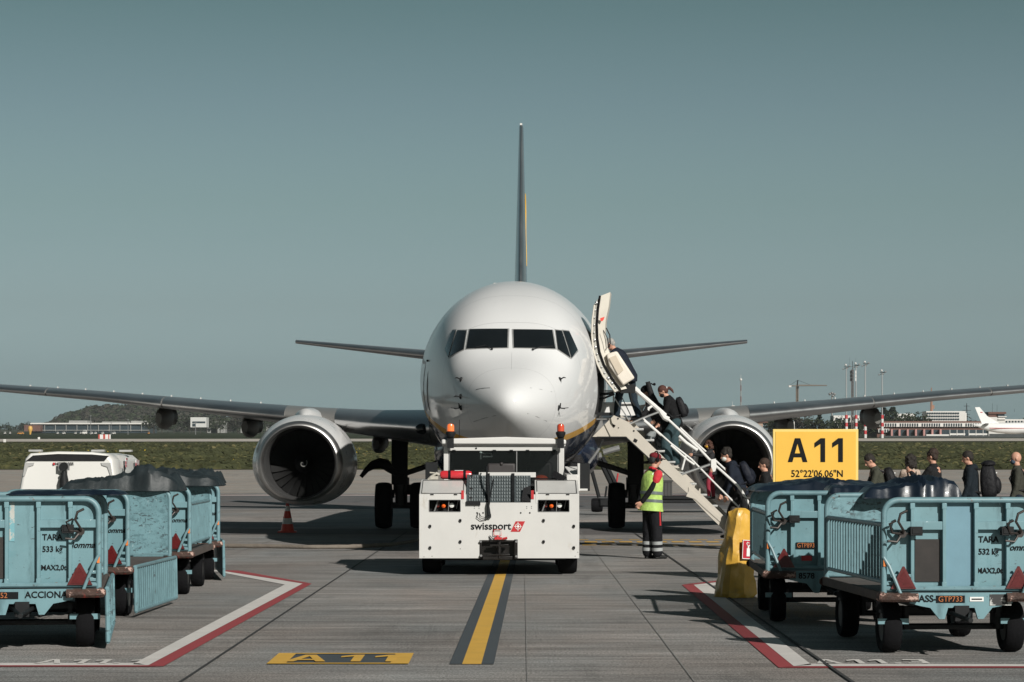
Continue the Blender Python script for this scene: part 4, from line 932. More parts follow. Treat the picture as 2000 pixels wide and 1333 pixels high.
def cart(label, x_right=None, x_left=None, y=0, yaw=0, lbl=None, fence='none', drop='none', plate_txt=None, band_txt=None, tara='533 kg', side=None, simple=False):
    # origin: middle of the near gate; x_right / x_left is the near corner of that gate
    cx = (x_right-CW/2*math.cos(yaw)) if x_right is not None else (x_left+CW/2*math.cos(yaw))
    c = thing('baggage_cart', label, 'baggage cart', (cx, y, 0), yaw, 'teal baggage carts parked in rows')
    h = CW/2
    for yy, nm in ((0, 'near'), (CL, 'far')):
        fy = 1 if yy else -1
        b = MB(); b.tube(rrect(-h+.03, h-.03, ZG0-.03, ZG1-.03, .13, yy), .028, 10); b.tube([(-h+.03,yy,ZG0+.02),(h-.03,yy,ZG0+.02)], .024, 8); g = b.build('end_gate', tealtop, c)
        b = MB(); b.prism(rpoly(-h+.05, h-.05, ZG0, ZG1-.05, .11), yy+.048 if not yy else yy-.02, yy+.060 if not yy else yy-.008, 'y'); b.build('gate_panel', teal if not yy else tealp, g)
        if yy: continue
        b = MB()
        for i in range(1, 5):
            x = -h+CW*i/5; b.bb((x-.016,-.012,ZG0+.02),(x+.016,.047,ZG1-.05)); b.bb((x-.022,-.014,ZG1-.11),(x+.022,.046,ZG1-.055)); b.bb((x-.022,-.014,ZG0+.03),(x+.022,.046,ZG0+.08))
        for xa, xb in ((-h+.05,-h+CW*.4),(-h+CW*.6,h-.05)): b.bb((xa,-.006,1.125),(xb,.0465,1.20))
        for s_ in (-1,1): b.bb((s_*(h-.05),-.010,.70),(s_*(h-.28),.046,.73)); b.bb((s_*(h-.05),-.010,.63),(s_*(h-.28),.046,.66))
        b.build('gate_ribs', teal, g, bevel=.004)
        if simple != 'plain': b = MB(); b.bb((-h+CW*.2+.03,.035,.66),(-h+CW*.4-.03,.0475,1.04)); b.build('gate_opening', mat('dark_opening', (.03,.026,.024), .8, var=.4, scale=7), g)
        for s_ in (-1,1):
            x = s_*(h-.19)
            b = MB(); b.tube([(x,-.05,1.09),(x-s_*.0,-.09,1.12),(x-.05,-.10,1.20),(x-.03,-.10,1.27),(x+.03,-.10,1.30)], .012, 6); b.tube([(x,-.05,1.09),(x-.10,-.09,1.10),(x-.13,-.10,1.18),(x-.07,-.10,1.21)], .011, 6)
            b.lathe([(.004,-.06),(.035,-.06),(.035,.0)], (x,0,1.09), 'y', 10, caps=True); b.tube([(x,-.04,1.09),(x-s_*.18,-.05,1.10)], .010, 6); b.tube([(x-.02,-.05,1.07),(x-.06,-.08,1.02),(x-.14,-.08,1.03)], .011, 6); b.build('latch', mat('latch_steel', (.045,.038,.035), .5, metal=.5, var=.3, scale=20), g)
            x = s_*(h-CW*.2-.02); b = MB(); b.bb((x-.055,-.085,1.075),(x+.055,-.015,1.155)); b.bb((x-.04,-.09,1.09),(x+.04,-.082,1.14)); b.build('latch_box', M['blackmetal'], g, bevel=.006)
            x = s_*(h-.20); b = MB(); b.prism([(x-.115,.60),(x+.115,.60),(x+.008,.80),(x-.008,.80)], -.04, -.026, 'y'); t_ = b.build('reflector_triangle', tri, g)
            b = MB(); b.prism([(x-.085,.612),(x+.085,.612),(x,.765)], -.045, -.0405, 'y'); b.build('triangle_inlay', mat('dark_red_inlay', (.09,.008,.009), .3, var=.3, scale=60), t_)
        if simple != 'plain':
            xt = -h+CW*.7
            for s_, z, sz, dx_ in (('TARA',1.035,.078,0),(tara,.925,.074,0),('MAX2,0t',.755,.068,.012)): text(s_, sz, M['ink'], 'lettering', g, (xt-.02+dx_,.044,z), FRONT, bold=.0015, ext=.003, sx=.92)
            text('lomma', .076, M['ink'], 'lettering', g, (-h+CW*.9-.030,.044,.962), FRONT, bold=.0018, shear=.35, ext=.003, sx=1.02)
        if plate_txt:
            if simple == 'plain':
                b = MB(); b.bb((.115-.50,.030,.80),(.135-.36+.04,.0475,.865)); pl = b.build('number_plate', M['ink'], g); text(plate_txt, .07, M['orangeink'], 'plate_number', pl, (-.285,.028,.832), FRONT, sx=.8)
                b = MB(); b.bb((-.33,.030,.67),(-.22,.0475,.725)); b.build('red_reflector', M['red'], g)
    # platform and chassis band
    b = MB(); b.bb((-h,-.03,.52),(h,CL+.03,.565)); b.bb((-h-.01,-.04,.49),(-h+.03,CL+.04,.575)); b.bb((h-.03,-.04,.49),(h+.01,CL+.04,.575)); pf = b.build('platform', deck, c, bevel=.006)
    for yy in (CL+.01, -.05): b = MB(); b.prism([(-h+.26,.565),(h-.26,.565),(h-.26,.47),(h-.36,.445),(.28,.43),(.20,.33),(.15,.33),(.12,.43),(-.12,.43),(-.15,.33),(-.20,.33),(-.28,.43),(-h+.36,.445),(-h+.26,.47)], yy, yy+.04, 'y'); bd = b.build('chassis_band', teal, c)
    if band_txt:
        for s_, x, sz in band_txt: text(s_, sz, M['ink'], 'lettering', bd, (x,-.053,.51), FRONT, bold=.002, ext=.002)
    if plate_txt and simple != 'plain':
        x = side if side is not None else 0; b = MB(); b.bb((x-.13,-.055,.475),(x+.13,-.05,.54)); pl = b.build('number_plate', M['ink'], bd); text(plate_txt, .07, M['orangeink'], 'plate_number', pl, (x,-.057,.507), FRONT, sx=.95)
    for yy in (0, CL):
        for s_ in (-1,1):
            b = MB(); pts = [(s_*(h+.0), yy+.02, .525), (s_*h, yy-.07 if not yy else yy+.07, .525), (s_*(h-.10), yy-.09 if not yy else yy+.09, .525), (s_*(h-.32), yy-.085 if not yy else yy+.085, .525)]; b.tube(pts, .042, 8); b.build('corner_bumper', M['rust'], c)
    # braces from the gate posts to the bumpers
    for s_ in (-1,1):
        b = MB(); b.tube([(s_*(h-.025),-.02,.88),(s_*(h-.07),-.05,.80),(s_*(h-.17),-.07,.55)], .016, 8); b.build('gate_brace', tealtop, c)
        b = MB(); b.bb((s_*(h-.045),-.035,.80),(s_*(h-.020),-.028,.86)); b.build('orange_marker', mat('orange_tape', (.6,.17,.03), .5), c)
    # side fences: raised or folded down
    def fence_mesh(x, z0, z1, lean=0, mtl=tealtop, n=26):
        b = MB(); P = lambda y_, z_: (x+lean*(z1-z_), y_, z_)
        b.tube([P(.04,z0),P(.04,z1)], .022, 8); b.tube([P(CL-.04,z0),P(CL-.04,z1)], .022, 8); b.tube([P(.04,z1),P(CL-.04,z1)], .022, 8); b.tube([P(.04,z0),P(CL-.04,z0)], .020, 8)
        for i in range(1, n): y_ = .04+(CL-.08)*i/n; b.tube([P(y_,z0),P(y_,z1)], .0125, 6)
        return b
    for s_, st in ((-1, fence), (1, drop)):
        if st == 'up': fence_mesh(s_*(h-.04), .66, 1.17, n=20).build('side_fence', tealtop, c)
        if st == 'down': fence_mesh(s_*(h+.045), .07, .56, lean=s_*.02, n=20).build('folded_fence', tealtop, c)
        if st == 'panel':
            b = fence_mesh(s_*(h+.045), .07, .56, lean=s_*.02, n=3); x = s_*(h+.045); b.bb((x-.006,.06,.09),(x+.006,CL-.06,.54)); b.build('folded_fence', tealp, c)
    # running gear
    b = MB(); b.bb((-.30,.1,.40),(.30,CL-.1,.52)); b.bb((-h+.08,.35,.36),(h-.08,.47,.42)); b.bb((-h+.08,CL-.47,.36),(h-.08,CL-.35,.42)); b.cyl((-h+.1,.41,.235),(h-.1,.41,.235),.03,n=8); b.cyl((-h+.1,CL-.41,.235),(h-.1,CL-.41,.235),.03,n=8)
    for s_ in (-1,1):
        for yy in (.41, CL-.41): b.bb((s_*(h-.30)-.02,yy-.12,.22),(s_*(h-.30)+.02,yy+.12,.42))
    b.build('chassis', M['blackmetal'], c)
    for s_ in (-1,1):
        for yy in (.41, CL-.41): wheel(c, (s_*(h-.16),yy,.235), .235, .17, n=24)
    for xa in (-h+.02, h-.30): b = MB(); b.bb((xa,.20,.27),(xa+.28,.23,.32)); b.build('step_bar', teal, c)
    b = MB(); b.tube([(-.12,.1,.40),(0,-.30,.34),(.12,.1,.40)], .022, 8); b.tube([(0,-.30,.34),(0,-.40,.34)], .024, 8); b.box((0,-.04,.38),(.13,.08,.14)); b.build('drawbar', M['blackmetal'], c, bevel=.01)
    return c
cl_ = [
 cart('nearest left baggage cart lettered TARA 533 kg, its solid side flap folded down', x_right=-3.78, y=23.5, yaw=R(7.8), drop='panel', band_txt=[('ACCIONA',.215,.083)], plate_txt='52', side=-.165),
 cart('second left baggage cart with its barred fence folded down towards the ground', x_right=-4.20, y=28.2, yaw=R(-1.8), drop='down'),
 cart('third left baggage cart with its barred side fence raised, between folded-down fences', x_right=-4.08, y=32.6, yaw=R(1.4), drop='up'),
 cart('farthest left baggage cart, mostly hidden behind the cart with the raised fence', x_right=-4.16, y=36.4, yaw=R(9), drop='panel'),
 cart('nearest right baggage cart with plate GTP733 and letters TARA 532 kg, left fence raised', x_left=3.29, y=22.9, yaw=R(3.4), fence='up', tara='532 kg', band_txt=[('ASS-',-.305,.085)], plate_txt='GTP733', side=-.10),
 cart('rear right baggage cart with plate GTP893 and number 8578 under a blue tarp', x_left=2.69, y=27.2, yaw=R(-2), fence='up', simple='plain', plate_txt='GTP893', band_txt=[('8578',-.283,.085)]),
]
b = MB(); b.bb((.075,-.056,.487),(.20,-.05,.527)); pp = b.build('white_sticker', M['whiteink'], cl_[4]); b = MB(); b.bb((.09,-.058,.501),(.185,-.0565,.513)); b.build('sticker_bar', M['ink'], pp)
b = MB(); b.bb((.255,-.056,.45),(.45,-.05,.55)); b.build('grey_sticker', mat('torn_sticker', (.45,.45,.43), .7, var=.2, spots=[((.03,.03,.03), 3, .5, .02)]), cl_[4])
b = MB(); b.bb((-.12,.042,1.0),(-.075,.0475,1.36)); b.build('peeling_tape', mat('peeling_tape', (.42,.42,.39), .8, var=.2, spots=[((.155,.335,.375), 8, .48, .04)]), cl_[0])
b = MB(); b.bb((-.02-.10,.040,.62),(.10+.02,.0475,1.36)); b.build('replaced_panel', mat('greyish_teal_panel', (.13,.25,.31), .5, var=.1, scale=3), cl_[4])
# ---------------------------------------------------------------- tarps heaped on the carts
tarpm = mat('blue_black_tarp', (.006,.012,.022), .36, var=.3, scale=3, coat=.06, bump=.35, bscale=7)
tarp2 = mat('grey_black_tarp', (.013,.020,.023), .55, var=.3, scale=3, bump=.5, bscale=9)
def tarp(label, x0, x1, y0, y1, zb_, hgt, seed, m=tarpm, prof=None, hang=.05, sharp=1.0, rz=0):
    """heap of folded cloth: a ridged height field, closed underneath"""
    nx, ny = 54, 15; b = MB(); top = []; bot = []
    for j in range(ny+1):
        for i in range(nx+1):
            u, v = i/nx, j/ny; ed = min(1, 13*min(u, 1-u))**.5*min(1, 7*min(v, 1-v))**.45
            wx = (u-.5)*.0; x = lerp(x0, x1, u)+.05*noise.noise(Vector((v*4, seed, 0)))*(1 if 0 < u < 1 else 1); y = lerp(y0, y1, v)+.06*noise.noise(Vector((u*6, seed+4, 1)))
            p = Vector((x*1.3+y*.5, y*1.1, seed)); w_ = Vector((noise.noise(p*1.5), noise.noise(p*1.5+Vector((7,3,1))), 0))*.8
            rdg = max(0, 1-abs(noise.noise(Vector((p.x*1.9, p.y*.8, seed))+w_*.6))*2.6)**1.1; rdg2 = max(0, 1-abs(noise.noise(Vector((p.x*5, p.y*2.0, seed+3))+w_*1.5))*3.0); lump = .55+.5*noise.noise(p*1.2+Vector((9,1,2)))
            base = interp(prof, u) if prof else 1
            z = zb_+ed*hgt*base*(.42+.26*lump+.30*rdg*sharp+.15*rdg2*sharp+.06*noise.noise(Vector((x*9, y*7, seed))))
            if ed < .999: z -= hang*(1-ed)*.6
            z = max(z, zb_-hang)
            top.append((x, y, z)); bot.append((x, y, min(z-.008, zb_-hang+.002) if 0 < i < nx and 0 < j < ny else z-.01))
    k = nx+1; fs = [(j*k+i, j*k+i+1, (j+1)*k+i+1, (j+1)*k+i) for j in range(ny) for i in range(nx)]
    b.add(top, fs); b.add(bot, [tuple(reversed(f)) for f in fs])
    per = [i for i in range(k)]+[j*k+nx for j in range(1, ny+1)]+[ny*k+i for i in range(nx-1, -1, -1)]+[j*k for j in range(ny-1, 0, -1)]; o2 = len(top)
    for a, e in zip(per, per[1:]+per[:1]): b.f.append([a, a+o2, e+o2, e]); b.m.append(0)
    o = b.build('tarp', m, smooth=True, angle=24); return tag(o, label, 'tarp', 'dark tarps on the baggage carts')
tarp('flat blue tarp lying over the nearest left cart', -5.15, -4.0, 26.05, 26.7, 1.40, .055, 1, sharp=.5, hang=.01)
tarp('long dark grey tarp over the second left cart, behind the white generator', -5.45, -4.02, 30.88, 31.7, 1.40, .30, 4, tarp2, prof=[(0,.48),(.3,.46),(.4,.50),(.55,.80),(.66,1.0),(.74,.98),(.82,.72),(1,.62)])
tarp('crumpled dark tarp heaped over the third left cart', -5.35, -4.02, 35.2, 36.0, 1.41, .20, 9, tarp2, prof=[(0,.9),(.4,1.15),(.7,.9),(1,.5)])
tarp('small dark tarp corner on the farthest left cart', -5.2, -4.35, 36.6, 39.0, 1.41, .20, 12, tarp2)
tarp('glossy blue tarp draped across the rear right cart under the yellow sign', 2.82, 4.35, 29.75, 30.6, 1.40, .13, 15, prof=[(0,.5),(.25,.7),(.5,1.15),(.75,.9),(1,.6)], hang=.03)
tarp('crumpled glossy blue tarp on the far end of the nearest right cart', 3.50, 4.48, 25.45, 26.1, 1.39, .23, 22, prof=[(0,.30),(.3,.7),(.5,1.0),(.75,.95),(1,.8)], hang=.03)
tarp('folded blue tarp edge between the two right carts', 3.36, 3.9, 27.1, 27.7, 1.40, .10, 27, prof=[(0,.9),(1,.9)], hang=.02)
# ================================================================ yellow covered unit
cv = thing('covered_extinguisher_trolley', 'yellow plastic cover wrapped over a tall trolley with a red extinguisher label', 'covered trolley', (2.82, 32.3, 0))
b = MB(); rings = []; rc = random.Random(21)
#        z     cx     half width, half depth
CV = [(0,-.015,.285,.25),(.05,-.015,.285,.25),(.16,.0,.275,.245),(.30,.0,.255,.235),(.46,.01,.240,.225),(.62,.02,.225,.21),(.78,.03,.205,.20),(.92,.045,.185,.185),(1.04,.055,.16,.165),(1.10,.06,.12,.13),(1.125,.06,.07,.07),(1.13,.06,.01,.01)]
na = 16
for i, (z, cx_, w_, d_) in enumerate(CV):
    ring_ = []
    for j in range(na):
        a = 2*math.pi*(j+.2*(i % 2))/na; ca, sa = math.cos(a), math.sin(a); c2, s2 = math.cos(a+1.10), math.sin(a+1.10); e = (abs(c2)**5+abs(s2)**5)**(-1/5)*.80
        r_ = 1+(rc.uniform(-.15,.08) if i < 10 else 0); ring_.append(Vector((cx_+w_*e*ca*r_, d_*e*sa*r_, z+(rc.uniform(-.045,.045) if 1 < i < 9 else 0))))
    rings.append(ring_)
b.loft(rings); b.build('cover', mat('yellow_tarpaulin', (.60,.345,.05), .40, var=.14, scale=3, coat=.12, bump=.8, bscale=6, spots=[((.34,.22,.08), 4, .60, .2), ((.22,.17,.10), 18, .68, .08)]), cv, angle=18, subd=0)
for o in cv.children:
    q = o.modifiers.new('s', 'SUBSURF'); q.levels = q.render_levels = 2; q.subdivision_type = 'SIMPLE'; q2 = o.modifiers.new('d', 'SMOOTH'); q2.factor = .5; q2.iterations = 1
def on_label(b):                            # the label lies on the right front face of the cover, turned a little
    Rl = Matrix.Rotation(R(34), 3, 'Z') @ Matrix.Rotation(R(3), 3, 'Y')
    for p in b.v: p.xyz = Rl @ (p-Vector((.11,-.262,.61)))+Vector((.135,-.185,.61))
    return b
b = MB(); b.box((.11,-.262,.61),(.175,.012,.235)); sg = on_label(b).build('fire_label', mat('label_red', (.42,.02,.035), .4, coat=.3, var=.15, scale=12), cv)
b = MB()
for x, z, w_, h_ in ((.11,.725,.175,.008),(.11,.495,.175,.008),(.026,.61,.008,.235),(.194,.61,.008,.235)): b.box((x,-.270,z),(w_,.004,h_))
on_label(b).build('label_border', M['whiteink'], sg)
b = MB(); b.box((.115,-.271,.575),(.05,.004,.10)); b.box((.115,-.271,.64),(.022,.004,.03)); b.tube([(.115,-.271,.655),(.145,-.271,.672),(.155,-.271,.65)], .006, 5); b.tube([(.105,-.271,.655),(.085,-.271,.68),(.095,-.271,.70),(.125,-.271,.69)], .006, 5); b.tube([(.125,-.271,.66),(.16,-.271,.63),(.155,-.271,.55)], .005, 5)
on_label(b).build('extinguisher_symbol', M['whiteink'], sg)
# ================================================================ stand sign
sgn = thing('stand_sign', 'yellow stand sign reading A11 with black coordinates, behind the right carts', 'sign', (4.27, 36.0, 0))
b = MB(); b.bb((-.6,0,1.0),(.6,.06,2.16)); fr = b.build('sign_frame', mat('pale_yellow_frame', (.75,.55,.16), .45, var=.05), sgn, bevel=.006)
b = MB(); b.bb((-.565,-.006,1.035),(.565,.0,2.125)); fc = b.build('sign_face', mat('sign_yellow', (.74,.43,.055), .45, var=.03, scale=2), fr)
glyphs('A11', .335, M['ink'], 'lettering', fc, (-.005,-.008,1.865), FRONT, sx=.98, gap=.30, ext=.004)
text('52°22\'06.06"N', .135, M['ink'], 'lettering', fc, (.02,-.010,1.53), FRONT, bold=.002, sx=.92)
b = MB(); b.bb((-.45,.01,0),(-.39,.05,1.0)); b.bb((.39,.01,0),(.45,.05,1.0)); b.box((-.42,.03,.02),(.2,.4,.04)); b.box((.42,.03,.02),(.2,.4,.04)); b.build('post', M['grey'], sgn)
# ================================================================ ground power unit
GX, GY = -10.35, 60.0
gpu = thing('ground_power_unit', 'white ground power unit with a dark top vent behind the left carts', 'ground power unit', (GX, GY, 0))
gw = mat('gpu_white', (.68,.67,.64), .35, coat=.3, var=.03, scale=1)
b = MB(); P1 = [(-1.28,.45),(-1.20,1.0),(-1.06,1.72),(-.95,1.84),(-.3,1.885),(.5,1.87),(.84,1.82),(.98,1.70),(1.08,1.0),(1.12,.45)]
sec_ = []
for y, k, dz in ((0,.965,-.02),(.06,1,0),(.75,1.0,.0),(.80,.985,-.02),(.9,.985,-.02),(2.9,.985,-.02),(3.1,.9,-.12)):
    sec_.append([Vector((x*k-.05*(1-k)+(y*.07 if x > 0 else y*.0), y, z+dz*(z-.4))) for x, z in P1])
b.loft(sec_); g = b.build('housing', gw, gpu, angle=35, bevel=.03)
b = MB(); b.add([(-1.04,-.02,1.66),(.80,-.02,1.66),(.90,-.0,1.78),(.5,-.0,1.815),(-.3,-.0,1.825),(-.88,-.0,1.79),(-1.04,.06,1.66),(.80,.06,1.66),(.90,.06,1.78),(.5,.06,1.815),(-.3,.06,1.825),(-.88,.06,1.79)], [(0,1,2,3,4,5),(11,10,9,8,7,6),(0,6,7,1),(1,7,8,2),(2,8,9,3),(3,9,10,4),(4,10,11,5),(5,11,6,0)]); b.build('top_vent', M['dark'], g)
gg = mat('pale_grey_trim', (.38,.38,.37), .5)
for s_ in (-1,1):
    x = -.06; b = MB(); q = [(1.0,1.62),(.78,1.62),(.80,1.56),(.93,1.52),(1.0,1.32),(1.05,1.3)]; r0 = [Vector((x+s_*a, -.028, z)) for a, z in q]; b.loft([r0, [p+Vector((0,.06,0)) for p in r0]]); b.build('corner_trim', gg, g, smooth=False)
b = MB(); b.box((-.38,-.035,1.595),(.045,.01,.055)); b.build('red_mark', M['red'], g)
text('HITZINGER', .085, M['ink'], 'lettering', g, (-.13,-.035,1.595), FRONT, bold=.002)
b = MB(); b.bb((-.26,-.14,1.44),(.0,-.12,1.62)); lf = b.build('lamp_plate', M['grey'], gpu); b = MB(); b.lathe([(.085,-.05),(.10,-.05),(.105,.03),(.06,.03)], (-.13,-.12,1.53), 'y', 20, caps=True); b.build('lamp_ring', M['blackmetal'], lf); b = MB(); b.lathe([(.004,-.035),(.085,-.03),(.085,.0)], (-.13,-.12,1.53), 'y', 20, caps=True); b.build('lamp', mat('lamp_grey', (.16,.17,.17), .15), lf)
b = MB(); b.tube([(-.13,-.12,.4),(-.13,-.12,1.2),(-.12,-.12,1.44)], [.10,.11,.05], 10); b.box((-.13,-.12,1.36),(.15,.1,.06)); b.build('lamp_stand', M['blackmetal'], gpu, bevel=.02)
b = MB()
for x, y in ((-.85,.2),(.62,.2),(1.0,2.0)): b.box((x,y,1.90),(.30,.25,.05))
b.build('lifting_plate', gg, gpu, bevel=.01)
for y, z, w_, h_ in ((1.2,1.62,.25,.22),(2.4,1.6,.5,.16)): b = MB(); b.box((1.05+y*.07,y,z),(.02,w_,h_)); b.build('side_sticker', mat('red_grey_sticker', (.32,.08,.09), .5, spots=[((.6,.6,.6), 12, .5, .02)]), gpu)
b = MB(); b.box((1.13,.88,1.35),(.03,.08,.4)); b.box((1.15,1.5,1.28),(.03,.35,.1)); b.build('door_handle', M['blackmetal'], gpu)
b = MB(); b.bb((-1.0,.1,.3),(1.0,2.9,.5)); b.build('chassis', M['blackmetal'], gpu)
for x in (-.95,.95):
    for y in (.6,2.4): wheel(gpu, (x,y,.32), .32, .2)
# ================================================================ cone, hose and small things behind
cn = thing('traffic_cone', 'red and white traffic cone standing before the left engine', 'traffic cone', (-5.21, 59.4, 0))
b = MB(); b.box((0,0,.02),(.42,.42,.04)); b.lathe([(.16,.04),(.155,.06),(.128,.20)], (0,0,0), 'z', 28, caps=False); b.build('base', mat('cone_red', (.62,.06,.035), .5, var=.1, coat=.1), cn)
cr_ = lambda z: .155-.135*(z-.06)/.68
for z0, z1, mm, nm in ((.20,.335,'refl','white_band'),(.335,.50,'red','red_band'),(.50,.62,'refl','white_band'),(.62,.76,'red','tip')):
    b = MB(); pr_ = [(cr_(z0),z0),(cr_(z1),z1)]
    if nm == 'tip': pr_ += [(.012,z1+.005)]
    b.lathe(pr_, (0,0,0), 'z', 28, caps=(nm == 'tip')); b.build(nm, MATS['cone_red'] if mm == 'red' else mat('cone_white', (.62,.62,.60), .4), cn)
b = MB(); hp = []
for x, y in ((200,1074),(300,1075),(435,1076),(520,1077),(600,1078.5),(680,1078),(720,1076),(760,1074),(775,1072),(800,1068),(824,1062),(845,1056)):
    p = G(x, y-2); hp.append(Vector((p.x, p.y, .075)))
hp2 = []
for i in range(len(hp)-1):
    for q in range(4): hp2.append(hp[i].lerp(hp[i+1], q/4)+Vector((0, .03*noise.noise(Vector((i*4+q, 0, 0))), 0)))
b.tube(hp2+[hp[-1]], [.038+.020*abs(noise.noise(Vector((i*.5, 3, 0)))) for i in range(len(hp2)+1)], 10)
tag(b.build('ground_hose', mat('beige_canvas_hose', (.16,.135,.11), .8, var=.25, scale=6, bump=.5)), 'beige canvas hose lying on the apron left of the tug', 'hose')
# trolley and dark cargo dolly beyond the landing gear
t = thing('ground_trolley', 'small dark two wheeled trolley on the apron beyond the nose, with slanting poles', 'trolley', (2.62, 77.0, 0))
def tl(px, py, dy=0): return W(px, py, 77.0+dy)-Vector((2.62,77,0))
b = MB(); b.tube([tl(1151,902),tl(1170,972)], .06, 8); b.tube([tl(1168,893),tl(1193,945)], .07, 8); b.tube([tl(1176,893),tl(1202,945)], .07, 8); b.tube([tl(1185,950),tl(1182,972)], .03, 6); b.build('pole', M['blackmetal'], t)
b = MB(); b.tube([tl(1140,898),tl(1160,893),tl(1175,890)], .10, 8); b.tube([tl(1178,884),tl(1192,880),tl(1210,875)], .09, 8); b.build('top_bar', M['grey'], t)
b = MB(); b.box(tl(1186,982),(.5,.5,.25)); b.build('body', M['blackmetal'], t, bevel=.05); b = MB(); b.tube([tl(1204,944),tl(1207,925)], .025, 6); b.build('flag_pole', M['red'], t)
for x in (1166,): wheel(t, tl(x,987)+Vector((0,0,0)), .21, .34)
wheel(t, tl(1196,987), .21, .2)
d = thing('cargo_dolly', 'low dark cargo dolly carrying a crate, seen under the right wing', 'dolly', (5.2, 80, 0))
b = MB(); b.bb((-1.0,0,.30),(1.35,1.6,.52)); b.bb((-1.0,-.05,.42),(1.35,0,.50)); b.build('platform', M['blackmetal'], d, bevel=.02)
b = MB(); b.box((.95,-.06,.46),(.14,.06,.10)); b.build('amber_marker', mat('amber_marker', (.75,.40,.03), .4), d)
for x in (-.8,1.1):
    for y in (.2,1.4): wheel(d, (x,y,.2), .2, .15)
cr2 = thing('cargo_crate', 'dark ribbed crate standing on the low cargo dolly', 'crate', (4.75, 80.6, .52))
b = MB(); b.box((0,0,.23),(.55,.6,.46)); b.box((0,0,.47),(.6,.66,.05)); b.build('box', mat('dark_crate', (.05,.05,.048), .7, var=.2), cr2)
b = MB(); [b.box((-.25+.1*i,-.305,.22),(.03,.02,.42)) for i in range(6)]; b.build('ribs', MATS['dark_crate'], cr2)
# ================================================================ people
skinm = mat('skin', (.50,.27,.19), .5, var=.08, scale=9, spec=.3)
def cloth(name, col, rough=.85): return mat(name, col, rough, var=.22, scale=9, bump=1.3, bscale=11, spec=.2)
def taper(b, pts, rad, n=14, sq_=1.0):
    """smooth tapered limb through the given joints"""
    P = [Vector(p) for p in pts]; out = []; rr = []
    for i in range(len(P)-1):
        for q in range(5):
            t_ = q/5; out.append(P[i].lerp(P[i+1], t_)); rr.append(lerp(rad[i], rad[i+1], t_))
    out.append(P[-1]); rr.append(rad[-1])
    for _ in range(2):
        out = [out[0]]+[(out[i-1]+out[i]*2+out[i+1])/4 for i in range(1, len(out)-1)]+[out[-1]]
    b.tube(out, rr, n)
    for e in (0, -1): b.sph(out[e], rr[e]*.98, 12)
    return b
def remesh(o, vox, sm=6):
    r = o.modifiers.new('r', 'REMESH'); r.mode = 'VOXEL'; r.voxel_size = vox; r.use_smooth_shade = True
    s_ = o.modifiers.new('s', 'SMOOTH'); s_.factor = .5; s_.iterations = sm
    return o
